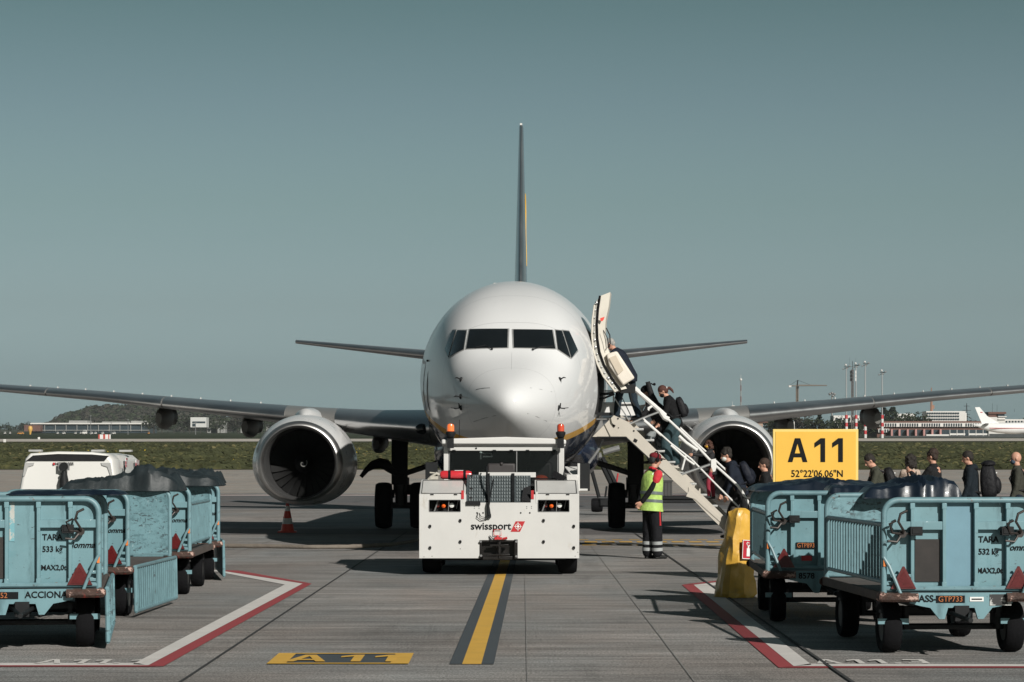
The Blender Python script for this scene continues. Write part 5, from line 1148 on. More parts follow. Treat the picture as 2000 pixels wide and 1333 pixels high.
def person(label, loc, rz=0, h=1.75, lean=0, head=0, legs=((0,0),(0,0)), arms=((0,0,.08),(0,0,.08)), hair='short', hairc=(.02,.012,.008), top=(.02,.02,.02), bottom=(.02,.022,.03),
           shoes=(.015,.015,.015), coat=0, mask=None, sex=0, base='feet', parts=(), skirt=None, topm=None, bottomm=None, group=None, hood=False, collar=None, sleeve=1.0, turn=0, vis=True, bulk=1.0):
    """faces +x; legs: (thigh forward, knee bend); arms: (upper arm forward, elbow bend, outward) in degrees; lean forward of the torso"""
    k = h/1.75
    root = thing('person', label, 'person', loc, rz, group)
    def dirf(a): return Vector((math.sin(R(a)), 0, math.cos(R(a))))      # up, tipped forward by a
    pel = Vector((0,0,.95)); up = dirf(lean); ch = pel+up*.44; nk = pel+dirf(lean)*.53; hd = nk+dirf(lean*.75+head*.4)*.07; hc = hd+dirf(head)*.115
    J = {}
    low = 9
    for s_, (t_, kb) in zip((1,-1), legs):
        hip = pel+Vector((0, s_*.09, -.02)); kn = hip+Vector((math.sin(R(t_)),0,-math.cos(R(t_))))*.44; a2 = t_-kb; an = kn+Vector((math.sin(R(a2)),0,-math.cos(R(a2))))*.41
        J[s_] = [hip, kn, an]; low = min(low, an.z)
    for s_, (u, e, o_) in zip((1,-1), arms):
        sh = pel+up*.47+Vector((0, s_*(.175-.02*sex), 0)); el = sh+Vector((math.sin(R(u))*math.cos(o_), s_*math.sin(o_), -math.cos(R(u))*math.cos(o_)))*.285
        u2 = u+e; wr = el+Vector((math.sin(R(u2)), s_*(.0 if o_ >= 0 else -.35), -math.cos(R(u2)))).normalized()*.25; J[s_] += [sh, el, wr]
    off = Vector((0,0,.085-low)) if base == 'feet' else Vector((0,0,0))
    pel += off; ch += off; nk += off; hd += off; hc += off
    for s_ in (1,-1): J[s_] = [p+off for p in J[s_]]
    def fin(b, name, m, vox, par=root, sm=6):
        b.v = [p*k for p in b.v]; o = b.build(name, m, par, angle=180); return remesh(o, vox, sm)
    hr = Matrix.Rotation(R(head), 3, 'Y') @ Matrix.Rotation(R(turn), 3, 'Z')
    # --- body with head, ears, nose, arms, hands
    b = MB()
    taper(b, [pel, pel+up*.2, ch], [.125,.115,.13]); b.tube([ch, nk, hd], [.09,.055,.056], 12); b.tube([hd-up*.05, hd+hr@Vector((.0,0,.03))], [.056,.055], 12)
    b.sph(hc+hr@Vector((-.008,0,.015)), (.096,.076,.105), 18, rot=hr); b.sph(hc+hr@Vector((.03,0,-.055)), (.060,.054,.062), 14, rot=hr)
    b.sph(hc+hr@Vector((.060,0,-.095)), (.024,.028,.020), 8, rot=hr)
    b.tube([hc+hr@Vector((.085,0,.015)), hc+hr@Vector((.112,0,-.030)), hc+hr@Vector((.088,0,-.040))], [.010,.017,.010], 8)
    for s_ in (1,-1): b.sph(hc+hr@Vector((-.008, s_*.078, -.012)), (.018,.010,.030), 8, rot=hr)
    for s_ in (1,-1):
        hip, kn, an, sh, el, wr = J[s_]
        taper(b, [hip, kn, an], [.085,.055,.04], 12); taper(b, [sh, el, wr], [.048,.040,.027], 12)
        d = (wr-el).normalized(); side = Vector((0,1,0)); n_ = d.cross(side).normalized(); pm = wr+d*.075
        b.sph(wr+d*.05, (.040,.022,.05), 10, rot=Matrix((n_, side, d)).transposed())
        for q, (fo, fl) in enumerate(((-.027,.070),(-.009,.080),(.009,.076),(.026,.060))):
            a0 = pm+n_*fo; a1 = a0+d*fl*.5+side*(-s_)*.010; a2_ = a1+d*fl*.38+side*(-s_)*.028; b.tube([a0-d*.02, a0, a1, a2_], [.0105,.0105,.0095,.008], 7)
        th = wr+d*.03+n_*(-.03); b.tube([th, th+d*.035-n_*.022, th+d*.065-n_*.028], [.012,.011,.009], 7)
    body = fin(b, 'body', skinm, .0095*k, sm=2)
    for s_ in (1,-1):
        b = MB(); b.sph((hc+hr@Vector((.078, s_*.032, .012)))*k, .011*k, 8); b.build('eye', M['dark'], body)
    b = MB(); b.box((hc+hr@Vector((.088,0,-.062)))*k, (.010*k,.044*k,.007*k), hr); b.build('mouth', mat('lips', (.32,.12,.10), .5), body)
    # --- hair
    hm = mat('hair_%02d%02d%02d' % tuple(int(c*99) for c in hairc), hairc, .75, var=.4, scale=30, bump=.8, bscale=50)
    if hair != 'bald':
        b = MB(); b.sph(hc+hr@Vector((-.022,0,.036)), (.102,.088,.098), 18, rot=hr)
        if hair in ('short','messy'): b.sph(hc+hr@Vector((-.055,0,-.02)), (.058,.078,.07), 14, rot=hr)
        if hair == 'messy':
            rnd = random.Random(len(label))
            for q in range(46):
                a, e = rnd.uniform(0, 6.28), rnd.uniform(-.1, 1.5); b.sph(hc+hr@Vector((-.025+.095*math.cos(a)*math.cos(e), .085*math.sin(a)*math.cos(e), .035+.095*math.sin(e))), rnd.uniform(.018,.032), 8)
        if hair == 'bob':
            b.sph(hc+hr@Vector((-.05,0,-.03)), (.082,.098,.12), 16, rot=hr); b.sph(hc+hr@Vector((-.06,0,-.11)), (.075,.105,.07), 14, rot=hr)
            rnd = random.Random(5)
            for q in range(40): a = rnd.uniform(1.2, 5.1); b.sph(hc+hr@Vector((-.05+.08*math.cos(a), .10*math.sin(a), rnd.uniform(-.16,.06))), rnd.uniform(.02,.03), 8)
        if hair == 'pony':
            b.sph(hc+hr@Vector((-.05,0,-.02)), (.07,.082,.08), 14, rot=hr); b.tube([hc+hr@Vector((-.11,0,.0)), hc+hr@Vector((-.16,0,-.04)), hc+hr@Vector((-.17,0,-.12)), hc+hr@Vector((-.15,0,-.19))], [.025,.036,.03,.012], 10)
        if hair == 'cropped': b.v = []; b.f = []; b.m = []; b.sph(hc+hr@Vector((-.018,0,.028)), (.097,.081,.098), 18, rot=hr); b.sph(hc+hr@Vector((-.045,0,-.01)), (.060,.074,.07), 14, rot=hr)
        fin(b, 'hair', hm, .012*k, sm=2)
        if hair == 'pony': b = MB(); b.lathe([(.024,-.012),(.038,0),(.024,.012)], (hc+hr@Vector((-.115,0,-.002)))*k, 'x', 14, caps=True); b.build('hair_tie', M['whiteink'], root)
    if mask:
        b = MB(); b.sph((hc+hr@Vector((.052,0,-.055)))*k, (.062*k,.063*k,.052*k), 16, rot=hr); b.build('face_mask', cloth('mask_%02d%02d%02d' % tuple(int(c*99) for c in mask), mask), root)
    # --- clothes
    tm = topm or cloth('cloth_%02d%02d%02d' % tuple(int(c*99) for c in top), top); bmm = bottomm or cloth('cloth_%02d%02d%02d' % tuple(int(c*99) for c in bottom), bottom)
    b = MB(); bw = bulk; n = 26; rings = []
    tl_ = [(-.10-coat,.165,.135),(-.02,.165,.130),(.10,.150-.01*sex,.118),(.24,.165-.01*sex,.125),(.38,.185-.012*sex,.130),(.46,.180-.012*sex,.118),(.515,.13,.098),(.55,.078,.076),(.585,.064,.066)]
    for (t_, w_, d_) in tl_:
        c_ = pel+up*t_ if t_ >= -.02 else pel+Vector((0,0,t_)); ax = Vector((up.z, 0, -up.x)) if t_ > 0 else Vector((1,0,0))
        rings.append([c_+ax*(d_*bw*math.cos(a))+Vector((0, w_*bw*math.sin(a), 0)) for a in [2*math.pi*j/n for j in range(n)]])
    b.loft(rings)
    for s_ in (1,-1):
        hip, kn, an, sh, el, wr = J[s_]; e_ = el.lerp(wr, .97) if sleeve >= 1 else sh.lerp(el, sleeve)
        if sleeve >= 1: taper(b, [sh-Vector((0,s_*.02,0)), el, e_], [.072*bw,.056*bw,.043*bw], 14)
        else: taper(b, [sh-Vector((0,s_*.02,0)), sh.lerp(el,.5), e_], [.072,.066,.062], 14)
    if hood: b.sph(nk+Vector((-.06,0,.0)), (.085,.12,.06), 14); b.tube([nk+Vector((.03,.07,-.0)), nk+Vector((-.04,.10,.03)), nk+Vector((-.09,0,.04)), nk+Vector((-.04,-.10,.03)), nk+Vector((.03,-.07,-.0))], .032, 8)
    fin(b, 'top', tm, .013*k, sm=5)
    if collar:
        b = MB(); b.tube([nk+Vector((.07,.0,-.03)), nk+Vector((.02,.068,.01)), nk+Vector((-.05,.05,.045)), nk+Vector((-.065,0,.05)), nk+Vector((-.05,-.05,.045)), nk+Vector((.02,-.068,.01)), nk+Vector((.07,.0,-.03))], .024, 10); fin(b, 'collar', collar, .010*k, sm=2)
    b = MB(); b.sph(pel+Vector((0,0,-.02)), (.132,.162,.12), 18); 
    for s_ in (1,-1):
        hip, kn, an = J[s_][:3]; rr = [.098,.075,.062] if not skirt else skirt; taper(b, [hip, kn, an+(kn-an).normalized()*.02], [r_*(1.0 if i == 0 else 1.05) for i, r_ in enumerate(rr)], 16)
    fin(b, 'trousers', bmm, .013*k, sm=5)
    sm_ = cloth('shoe_%02d%02d%02d' % tuple(int(c*99) for c in shoes), shoes, .6)
    for s_ in (1,-1):
        an = J[s_][2]; b = MB(); b.sph(an+Vector((-.01,0,-.02)), (.055,.045,.055), 12); b.sph(an+Vector((.06,0,-.052)), (.10,.044,.032), 14); b.sph(an+Vector((.135,0,-.055)), (.055,.042,.028), 12); b.box(an+Vector((.06,0,-.076)), (.22,.075,.018)); fin(b, 'shoe', sm_, .010*k, sm=2)
    root['_k'] = k
    del root['_k']
    return root, dict(pel=pel*k, up=up, ch=ch*k, nk=nk*k, hc=hc*k, J={a: [p*k for p in c] for a, c in J.items()}, k=k, hr=hr)
def place(root, p): root.location = p
def backpack(label, root, inf, size=(.17,.30,.48), col=(.012,.012,.014), detail=True, dx=0, z=.26, big=False):
    o = thing('backpack', label, 'backpack', root.location, root.rotation_euler[2]); k = inf['k']; up = inf['up']; ax = Vector((up.z,0,-up.x))
    c = inf['pel']+up*(z*k)-ax*((.13+size[0]/2+dx)*k); Rm = Matrix((ax, Vector((0,1,0)), up)).transposed()
    m = cloth('pack_%02d%02d%02d' % tuple(int(q*99) for q in col), col, .6)
    def L_(x, y, z_): return c+Rm@Vector((x*k, y*k, z_*k))
    b = MB(); s = size
    for t_, f_ in ((-.5,.72),(-.3,1),(0,1.02),(.25,.92),(.42,.7)): pass
    rings = [[L_(s[0]*.5*f_*math.copysign(abs(math.cos(a))**.6, math.cos(a)), s[1]*.5*f_*math.copysign(abs(math.sin(a))**.6, math.sin(a)), s[2]*t_) for a in [2*math.pi*j/24 for j in range(24)]] for t_, f_ in ((-.5,.6),(-.46,.88),(-.3,1),(0,1.02),(.25,.93),(.40,.75),(.48,.5))]
    b.loft(rings); b.build('pack_body', m, o, angle=60)
    b = MB(); b.sph(L_(-s[0]*.5, 0, -s[2]*.15), (s[0]*.28*k, s[1]*.36*k, s[2]*.26*k), 14, rot=Rm); b.build('front_pocket', m, o)
    b = MB(); 
    for s_ in (1,-1):
        q = Vector((0, s_*.105*k, 0)); b.tube([L_(s[0]*.45, s_*.10, s[2]*.35), inf['nk']+q-up*.03*k-ax*.06*k, inf['nk']+q-up*.05*k+ax*.05*k, inf['ch']+q-up*.10*k+ax*.145*k, inf['pel']+q*1.3+up*.12*k+ax*.06*k, L_(s[0]*.45, s_*.13, -s[2]*.35)], .020*k, 8)
    b.build('strap', m, o)
    if detail:
        b = MB(); b.sph(L_(-s[0]*.52, .05, s[2]*.22), .016*k, 8); b.box(L_(-s[0]*.1, -s[1]*.52, .02), (.03*k,.012*k,.045*k), Rm); b.build('reflective_tag', M['whiteink'], o)
    if big:
        b = MB(); b.sph(L_(-.02,0,s[2]*.50), (s[0]*.45*k, s[1]*.42*k, .07*k), 14, rot=Rm); b.tube([L_(-s[0]*.35,-s[1]*.3,s[2]*.4), L_(-s[0]*.55,-s[1]*.32,0), L_(-s[0]*.4,-s[1]*.3,-s[2]*.4)], .012, 6); b.sph(L_(0,-s[1]*.55,-.12), (.05,.04,.11), 10); b.build('pack_lid', m, o)
    return o
PI = math.pi
# marshaller in a hi-vis vest, facing right, hands behind the back
hv, hi = person('marshaller in lime safety vest, red shirt and dark cap standing right of the tug', (2.42, 44.35, 0), R(26), h=1.80, lean=4, head=12, legs=((-2,0),(6,4)), arms=((-24,-6,-.10),(-24,-10,-.10)), hair='cropped',
   hairc=(.03,.03,.03), top=(.008,.008,.009), bottom=(.010,.010,.012), skirt=[.12,.092,.085], collar=cloth('red_collar', (.50,.03,.04)), bulk=1.02)
def vest(root, inf):
    k = inf['k']; pel, up = inf['pel'], inf['up']; n = 32; b = MB(); rings = []
    lime = mat('hivis_lime', (.38,.55,.13), .65, var=.25, scale=7, bump=1.6, bscale=7)
    lv = [(-.15,.235,.21),(-.05,.220,.195),(.08,.205,.175),(.22,.21,.175),(.36,.215,.170),(.45,.190,.150),(.50,.13,.11),(.525,.088,.085)]
    for t_, w_, d_ in lv:
        c_ = pel+up*t_*k-Vector((.012,0,0)); ax = Vector((up.z,0,-up.x)); rings.append([c_+ax*(d_*k*math.cos(a))*(1+.03*math.sin(5*a))+Vector((0, w_*k*math.sin(a)*(1+.03*math.cos(7*a)), 0)) for a in [2*math.pi*j/n for j in range(n)]])
    b.loft(rings); v = b.build('safety_vest', lime, root, angle=80)
    for t_, w_, d_ in ((.155,.210,.178),(.02,.212,.184)):
        b = MB(); c_ = pel+up*t_*k-Vector((.012,0,0)); ax = Vector((up.z,0,-up.x)); rg = []
        for dt in (-.026,.026): rg.append([c_+up*dt*k+ax*(d_+.006)*k*math.cos(a)*(1+.03*math.sin(5*a))+Vector((0,(w_+.006)*k*math.sin(a)*(1+.03*math.cos(7*a)),0)) for a in [2*math.pi*j/n for j in range(n)]])
        b.loft(rg); b.build('reflective_band', mat('reflective_grey', (.13,.15,.15), .4, var=.15), v)
    for s_ in (1,-1):
        b = MB(); b.tube([pel+up*.46*k+Vector((-.10,s_*.13,0))*k, pel+up*.53*k+Vector((-.0,s_*.12,0))*k, pel+up*.46*k+Vector((.12,s_*.13,0))*k], .020, 6); b.build('shoulder_trim', mat('reflective_pale', (.55,.66,.45), .5), v)
        sh = inf['J'][s_][3]; el = inf['J'][s_][4]; b = MB(); taper(b, [sh-Vector((.0,s_*.01,0)), sh.lerp(el,.42)], [.083,.074], 16); o = b.build('red_sleeve', cloth('red_sleeve', (.52,.04,.05)), root); remesh(o, .013)
    hc, hr = inf['hc'], inf['hr']
    b = MB(); b.sph(hc+hr@Vector((-.012,0,.058))*k, (.108*k,.094*k,.068*k), 18, rot=hr); b.sph(hc+hr@Vector((.13,0,.045))*k, (.062*k,.066*k,.010*k), 12, rot=hr); c_ = b.build('cap', cloth('dark_red_cap', (.14,.015,.02)), root)
    b = MB(); pts = [hc+hr@Vector((-.01+.0*math.cos(a), .100*math.sin(a), .03+.115*math.cos(a)))*k for a in [PI*(-.5+i/10) for i in range(11)]]; b.tube(pts, .012, 8)
    for s_ in (1,-1): b.sph(hc+hr@Vector((-.01,s_*.098,-.0))*k, (.038,.026,.044), 12)
    b.build('ear_defenders', M['black'], root)
    b = MB(); b.box(hc+hr@Vector((.03,-.085,.018))*k, (.10,.008,.012), hr); b.box(hc+hr@Vector((.098,0,.015))*k, (.008,.13,.03), hr); b.build('glasses', M['blackmetal'], root)
    for s_ in (1,-1):
        kn, an = inf['J'][s_][1], inf['J'][s_][2]
        for t_ in (.56,.82):
            b = MB(); p = kn.lerp(an, t_); d_ = (an-kn).normalized(); b.cyl(p-d_*.028, p+d_*.028, .097, .094, 24); b.build('trouser_band', mat('reflective_silver', (.33,.34,.34), .4, var=.15), root)
    hip, kn = inf['J'][-1][0], inf['J'][-1][1]; b = MB(); b.tube([hip.lerp(kn,.25)+Vector((.03,-.118,0)), hip.lerp(kn,.85)+Vector((.02,-.103,0))], [.014,.017], 8); b.build('red_stripe', M['red'], root)
    b = MB(); b.sph(hip.lerp(kn,.28)+Vector((.115,-.04,0)), (.03,.02,.016), 8); b.build('yellow_tag', mat('yellow_tag', (.6,.6,.15), .6), root)
vest(hv, hi)
SQ = 'passengers climbing the boarding stairs'; QQ = 'passengers queuing on the apron'
def feet(px, py, Y=49.4): return W(px, py, Y)
# man at the top of the stairs
r, i = person('grey haired man in navy jacket bending at the top of the boarding stairs', feet(1228, 822, 49.35), PI*.86, h=1.70, bulk=1.22, lean=32, head=38, legs=((24,18),(-6,14)), arms=((-16,48,.12),(-18,52,.12)), hair='cropped', hairc=(.30,.29,.27), top=(.012,.016,.026), bottom=(.016,.026,.036), coat=.05, shoes=(.012,.012,.012), group=SQ)
b = MB(); 
# child of the group with a guitar
r, i = person('person in black beanie and camouflage trousers carrying a guitar case up the stairs', feet(1288, 915, 49.75), PI, h=1.62, lean=24, head=22, legs=((38,50),(0,12)), arms=((28,45,.1),(20,55,.1)), hair='short', hairc=(.008,.008,.008), top=(.014,.014,.015), bottom=(.2,.2,.2), skirt=[.105,.085,.075],
   bottomm=mat('camouflage_cloth', (.26,.28,.28), .85, var=.1, scale=9, spots=[((.05,.06,.065), 7, .5, .02), ((.12,.14,.15), 10, .56, .02)]), group=SQ)
b = MB(); b.sph(i['hc']+i['hr']@Vector((-.02,0,.045)), (.106,.092,.088), 16, rot=i['hr']); b.build('beanie', cloth('black_beanie', (.008,.008,.009)), r)
gt = thing('guitar_case', 'black soft guitar case slung on the back of a passenger on the stairs', 'guitar case', r.location)
def gl_(px, py, Y=49.6): return W(px, py, Y)-Vector(r.location)
b = MB(); b.tube([gl_(1265,746),gl_(1268,757),gl_(1272,772),gl_(1279,790),gl_(1285,800),gl_(1289,815),gl_(1294,830),gl_(1297,845)], [.045,.05,.062,.09,.14,.15,.17,.14], 14, sq=.6); b.build('case', cloth('guitar_case_cloth', (.010,.010,.011), .6), gt)
b = MB(); b.tube([gl_(1271,749),gl_(1276,752),gl_(1279,751)], .014, 6); b.sph(gl_(1278,751), .03, 8); b.build('strap_knob', M['black'], gt)
# woman with a pony tail
r, i = person('woman with brown ponytail, black sweater, mask and wide teal trousers on the stairs', feet(1320, 910, 49.35), PI, h=1.57, bulk=1.12, lean=19, head=42, legs=((34,44),(6,14)), arms=((16,40,.08),(2,42,.08)), hair='pony', hairc=(.07,.022,.014), top=(.008,.007,.008), bottom=(.035,.062,.070), sex=1, mask=(.012,.012,.013), skirt=[.12,.10,.105], shoes=(.55,.5,.48), group=SQ)
backpack('black backpack worn by the ponytailed woman on the stairs', r, i, (.17,.30,.46), detail=False)
# child with yellow mask
r, i = person('child in yellow mask, dotted black coat and red leggings on the lower stairs', feet(1392, 975, 49.6), PI, h=1.12, lean=10, head=15, legs=((20,25),(0,4)), arms=((70,25,.1),(-10,15,.1)), hair='bob', hairc=(.06,.022,.012), top=(.01,.01,.01), bottom=(.25,.03,.05), mask=(.55,.30,.03), sex=1, skirt=[.08,.065,.055],
   topm=mat('dotted_coat', (.012,.012,.014), .8, var=.1, spots=[((.6,.6,.58), 11, .69, .01)]), group=SQ, shoes=(.03,.03,.03), coat=.12)
# man with white mask and suitcase
r, i = person('man with curly dark hair and white mask leaning forward at the foot of the stairs', feet(1448, 1052, 49.3), PI, h=1.80, lean=24, head=20, legs=((30,30),(-14,10)), arms=((4,14,.10),(8,20,.10)), hair='messy', hairc=(.014,.010,.007), top=(.012,.020,.024), bottom=(.012,.014,.018), mask=(.66,.66,.62), hood=True, group=SQ)
rm = r
b = MB(); b.box(i['ch']+Vector((-.0,.135,.06)), (.06,.01,.05)); b.build('chest_badge', mat('badge_grey', (.4,.42,.42), .5), r)
backpack('dark backpack with a red light on the masked man at the foot of the stairs', r, i, (.18,.30,.46), col=(.010,.012,.02), detail=False)
b = MB(); b.sph(i['pel']+i['up']*.36-Vector((.30,-.12,0)), .025, 8); o = b.build('red_light', mat('red_light', (.8,.06,.05), .3, emit=((1,.05,.03), .5)), [k for k in bpy.data.objects if k.name.startswith('backpack')][-1])
sc = thing('suitcase', 'dark upright suitcase with a handle held behind the stair foot', 'suitcase', W(1443, 1062, 48.75), 0)
b = MB(); b.box((0,0,.36),(.44,.24,.62), Matrix.Rotation(R(14),3,'Y')); b.build('shell', mat('suitcase_grey', (.035,.032,.028), .6, var=.2), sc, bevel=.04)
b = MB(); b.tube([(.0,-.11,.66),(.06,-.11,.88),(.2,-.11,.84),(.17,-.11,.64)], .012, 6); b.box((.02,-.13,.38),(.05,.02,.60), Matrix.Rotation(R(14),3,'Y')); b.build('handle', M['blackmetal'], sc)
for s_ in (-1,1): wheel(sc, (s_*.16-.05,-.05,.03), .03, .02, n=10)
# half hidden person beside the sign
r, i = person('person with swept brown hair half hidden by the left edge of the A11 sign', Vector(((1499-1000)*48.2/F, 48.2, 0)), PI*.97, h=1.70, lean=4, head=12, hair='short', hairc=(.035,.018,.011), top=(.012,.013,.014), bottom=(.012,.014,.018), legs=((5,5),(-4,2)), group=QQ)
# the queue on the right, facing left
def queue(px, Y, **k): 
    lb = k.pop('label'); return person(lb, Vector(((px-1000)*Y/F, Y, 0)), k.pop('rz', PI), group=QQ, **k)
r, i = queue(1722, 49.5, label='dark haired man in olive jacket looking down, first in the right queue', h=1.82, lean=14, head=36, hair='short', hairc=(.012,.009,.007), top=(.050,.052,.038), bottom=(.02,.02,.025), arms=((18,78,.1),(22,74,.1)), legs=((4,2),(-4,2)), hood=False)
backpack('black backpack with a white tag on the man in the olive jacket', r, i, (.20,.32,.50))
ph = thing('phone', 'dark phone in the hand of the man in the olive jacket', 'phone', r.location, PI)
w0 = i['J'][1][5]; b = MB(); b.box(w0+Vector((.12,.0,.05)), (.012,.07,.14), Matrix.Rotation(-.4,3,'Y')); b.build('phone_body', M['glass'], ph, bevel=.004)
r, i = queue(1778, 51.0, label='woman with loose dark curls and beige top with black straps, second in the right queue', h=1.78, lean=0, head=6, hair='bob', hairc=(.018,.009,.006), top=(.42,.33,.27), bottom=(.02,.02,.025), sex=1, rz=PI/2+.15, arms=((30,60,.12),(30,60,.12)))
b = MB()
for s_ in (1,-1): b.tube([i['nk']+Vector((.06,s_*.10,-.04)), i['nk']+Vector((-.02,s_*.10,.0)), i['nk']+Vector((-.09,s_*.085,-.06)), i['ch']+Vector((-.145,s_*.07,-.10)), i['pel']+Vector((-.14,s_*.02,.14))], .017, 6)
b.build('black_straps', M['black'], r)
r, i = queue(1826, 50.0, label='brown haired person in black jacket with a hand raised, third in the right queue', h=1.86, lean=3, head=10, hair='messy', hairc=(.030,.016,.010), top=(.012,.012,.013), bottom=(.02,.02,.025), rz=PI*.80, arms=((38,95,.1),(10,40,.35)))
r, i = queue(1899, 49.5, label='man in long dark navy coat with a big backpack, fourth in the right queue', h=1.84, lean=4, head=20, hair='short', hairc=(.014,.009,.007), top=(.010,.015,.020), bottom=(.012,.014,.02), coat=.22, hood=True, arms=((6,16,.08),(6,16,.08)), bulk=1.12, rz=PI*.93)
backpack('large black hiking backpack on the man in the long navy coat', r, i, (.30,.36,.62), big=True, dx=.03)
r, i = queue(1989, 49.5, label='bald man in olive jacket at the right edge of the photo', h=1.82, lean=2, head=10, hair='bald', hairc=(.1,.1,.1), top=(.045,.045,.036), bottom=(.02,.02,.025), mask=(.05,.07,.10), rz=PI*.95, arms=((5,15,.08),(5,15,.08)))
backpack('dark shoulder pack on the bald man at the right edge', r, i, (.16,.28,.42), col=(.014,.016,.018), detail=False)
# ================================================================ far background
def at(px, Y, py=None):                     # on the rising field, or at a photo height
    return Vector(((px-1000)*Y/F, Y, terr(Y) if py is None else H-(py-HZ)*Y/F))
def zat(py, Y): return H-(py-HZ)*Y/F
leafA = mat('spring_foliage', (.030,.038,.020), .9, var=.45, scale=.3, spec=.1)
leafB = mat('brown_budding_crown', (.040,.036,.028), .9, var=.4, scale=.3, spec=.1)
leafC = mat('dark_evergreen', (.014,.022,.013), .9, var=.4, scale=.4, spec=.1)
bark = mat('bark', (.045,.038,.030), .9, var=.3)
def crown_mesh(seed, n=260, kind='round'):
    rnd = random.Random(seed); b = MB(); lobes = [(Vector((rnd.uniform(-.32,.32), rnd.uniform(-.3,.3), rnd.uniform(.42,.84))), rnd.uniform(.14,.28)) for _ in range(9)]
    for i in range(n):
        if kind == 'cone':
            t_ = rnd.random()**.7; rr = (1-t_)*.26+.02; a = rnd.uniform(0, 6.28); p = Vector((rr*math.cos(a), rr*math.sin(a), .12+.88*t_))
        else:
            c, r_ = rnd.choice(lobes); d = Vector((rnd.gauss(0,1), rnd.gauss(0,1), rnd.gauss(0,1))).normalized(); p = c+d*r_*rnd.uniform(.7,1.08)
        s = rnd.uniform(.028,.062); u = Vector((rnd.gauss(0,1), rnd.gauss(0,1), rnd.gauss(0,1))).normalized(); v = u.orthogonal().normalized()
        b.add([p+u*s, p+v*s*.9, p-u*s*.8, p-v*s], [(0,1,2,3)])
    return b
protos = {}
def make_tree(label, seed, m, kind):
    o = thing('tree', label, 'tree', (0,0,-500), 0, 'trees beyond the airfield')
    crown_mesh(seed, 330 if kind == 'round' else 260, kind).build('crown', m, o, smooth=False)
    b = MB(); b.tube([(0,0,0),(.01,0,.25),(0,.01,.5),(.02,0,.75)], [.022,.017,.011,.004], 6)
    if kind == 'round':
        for a in (0, 1.3, 2.6, 3.9, 5.2): b.tube([(0,0,.3+.03*a),(.15*math.cos(a),.15*math.sin(a),.5+.02*a),(.27*math.cos(a),.27*math.sin(a),.68)], [.010,.006,.002], 5)
    b.build('trunk', bark, o); return o
kinds = {'green': make_tree('', 1, leafA, 'round'), 'green2': make_tree('', 5, leafA, 'round'), 'brown': make_tree('', 2, leafB, 'round'), 'brown2': make_tree('', 8, leafB, 'round'), 'dark': make_tree('', 3, leafC, 'cone')}
lab = {'green': 'green leafed tree in the row at the far edge of the airfield', 'green2': 'green leafed tree in the row at the far edge of the airfield', 'brown': 'brownish budding tree in the row at the far edge of the airfield', 'brown2': 'brownish budding tree in the row at the far edge of the airfield', 'dark': 'dark conifer behind the terminal buildings on the right'}
used = set()
def tree(kind, px, Y, ptop, wide=1.0, lb=None):
    if kind in used: o = copy_tree(kinds[kind])
    else: o = kinds[kind]; used.add(kind)
    z0 = terr(Y); h_ = (zat(ptop, Y)-z0)/.98; o.location = ((px-1000)*Y/F, Y, z0-.3); o.scale = (h_*wide, h_*wide, h_); o.rotation_euler = (0,0,random.uniform(0,6.28)); o['label'] = lb or lab[kind]
    return o
rnd = random.Random(11)
# left: tree rows in front of the hill and behind the engine
for px in range(-10, 92, 11): tree(rnd.choice(['brown','green','brown2']), px+rnd.uniform(-3,3), 2150+rnd.uniform(-80,60), rnd.uniform(824,832), 1.3, 'small bare tree at the far left edge of the airfield')
for px in range(290, 560, 13): tree(rnd.choice(['green','brown','brown2','green2']), px+rnd.uniform(-4,4), 1900+rnd.uniform(-90,90), rnd.uniform(812,828), 1.2)
tree('green2', 300, 1750, 808, 1.2, 'tallest round green tree just right of the long blue building'); tree('brown2', 465, 1800, 806, 1.25, 'large brownish tree left of the left engine')
for px in range(560, 900, 14): tree(rnd.choice(['green','brown','brown2']), px+rnd.uniform(-4,4), 2150+rnd.uniform(-90,90), rnd.uniform(826,838), 1.3, 'low tree on the horizon seen between left engine and fuselage')
for px in range(1150, 1360, 15): tree(rnd.choice(['green','brown']), px+rnd.uniform(-4,4), 2150+rnd.uniform(-90,90), rnd.uniform(826,838), 1.3, 'low tree on the horizon seen behind the boarding stairs')
# right: dense dark trees behind the sign and wing
for px in range(1500, 1712, 9): tree(rnd.choice(['green','green2','brown','dark']), px+rnd.uniform(-3,3), 1010+rnd.uniform(-25,40), rnd.uniform(806,824), 1.05, 'dark tree in the dense belt behind the yellow A11 sign')
tree('dark', 1727, 1250, 797, 1.5, 'dark pointed conifer left of the two behind the brick terminal'); tree('dark', 1743, 1250, 796, 1.6, 'dark pointed conifer right of the two behind the brick terminal')
for px in (1758,1772,1788,1802): tree('green2', px, 1200, rnd.uniform(806,814), 1.3, 'bushy green tree behind the brick terminal roof')
for px in range(1885, 2060, 16): tree(rnd.choice(['green','brown']), px+rnd.uniform(-4,4), 1500, rnd.uniform(812,824), 1.3, 'tree behind the control tower at the right edge')
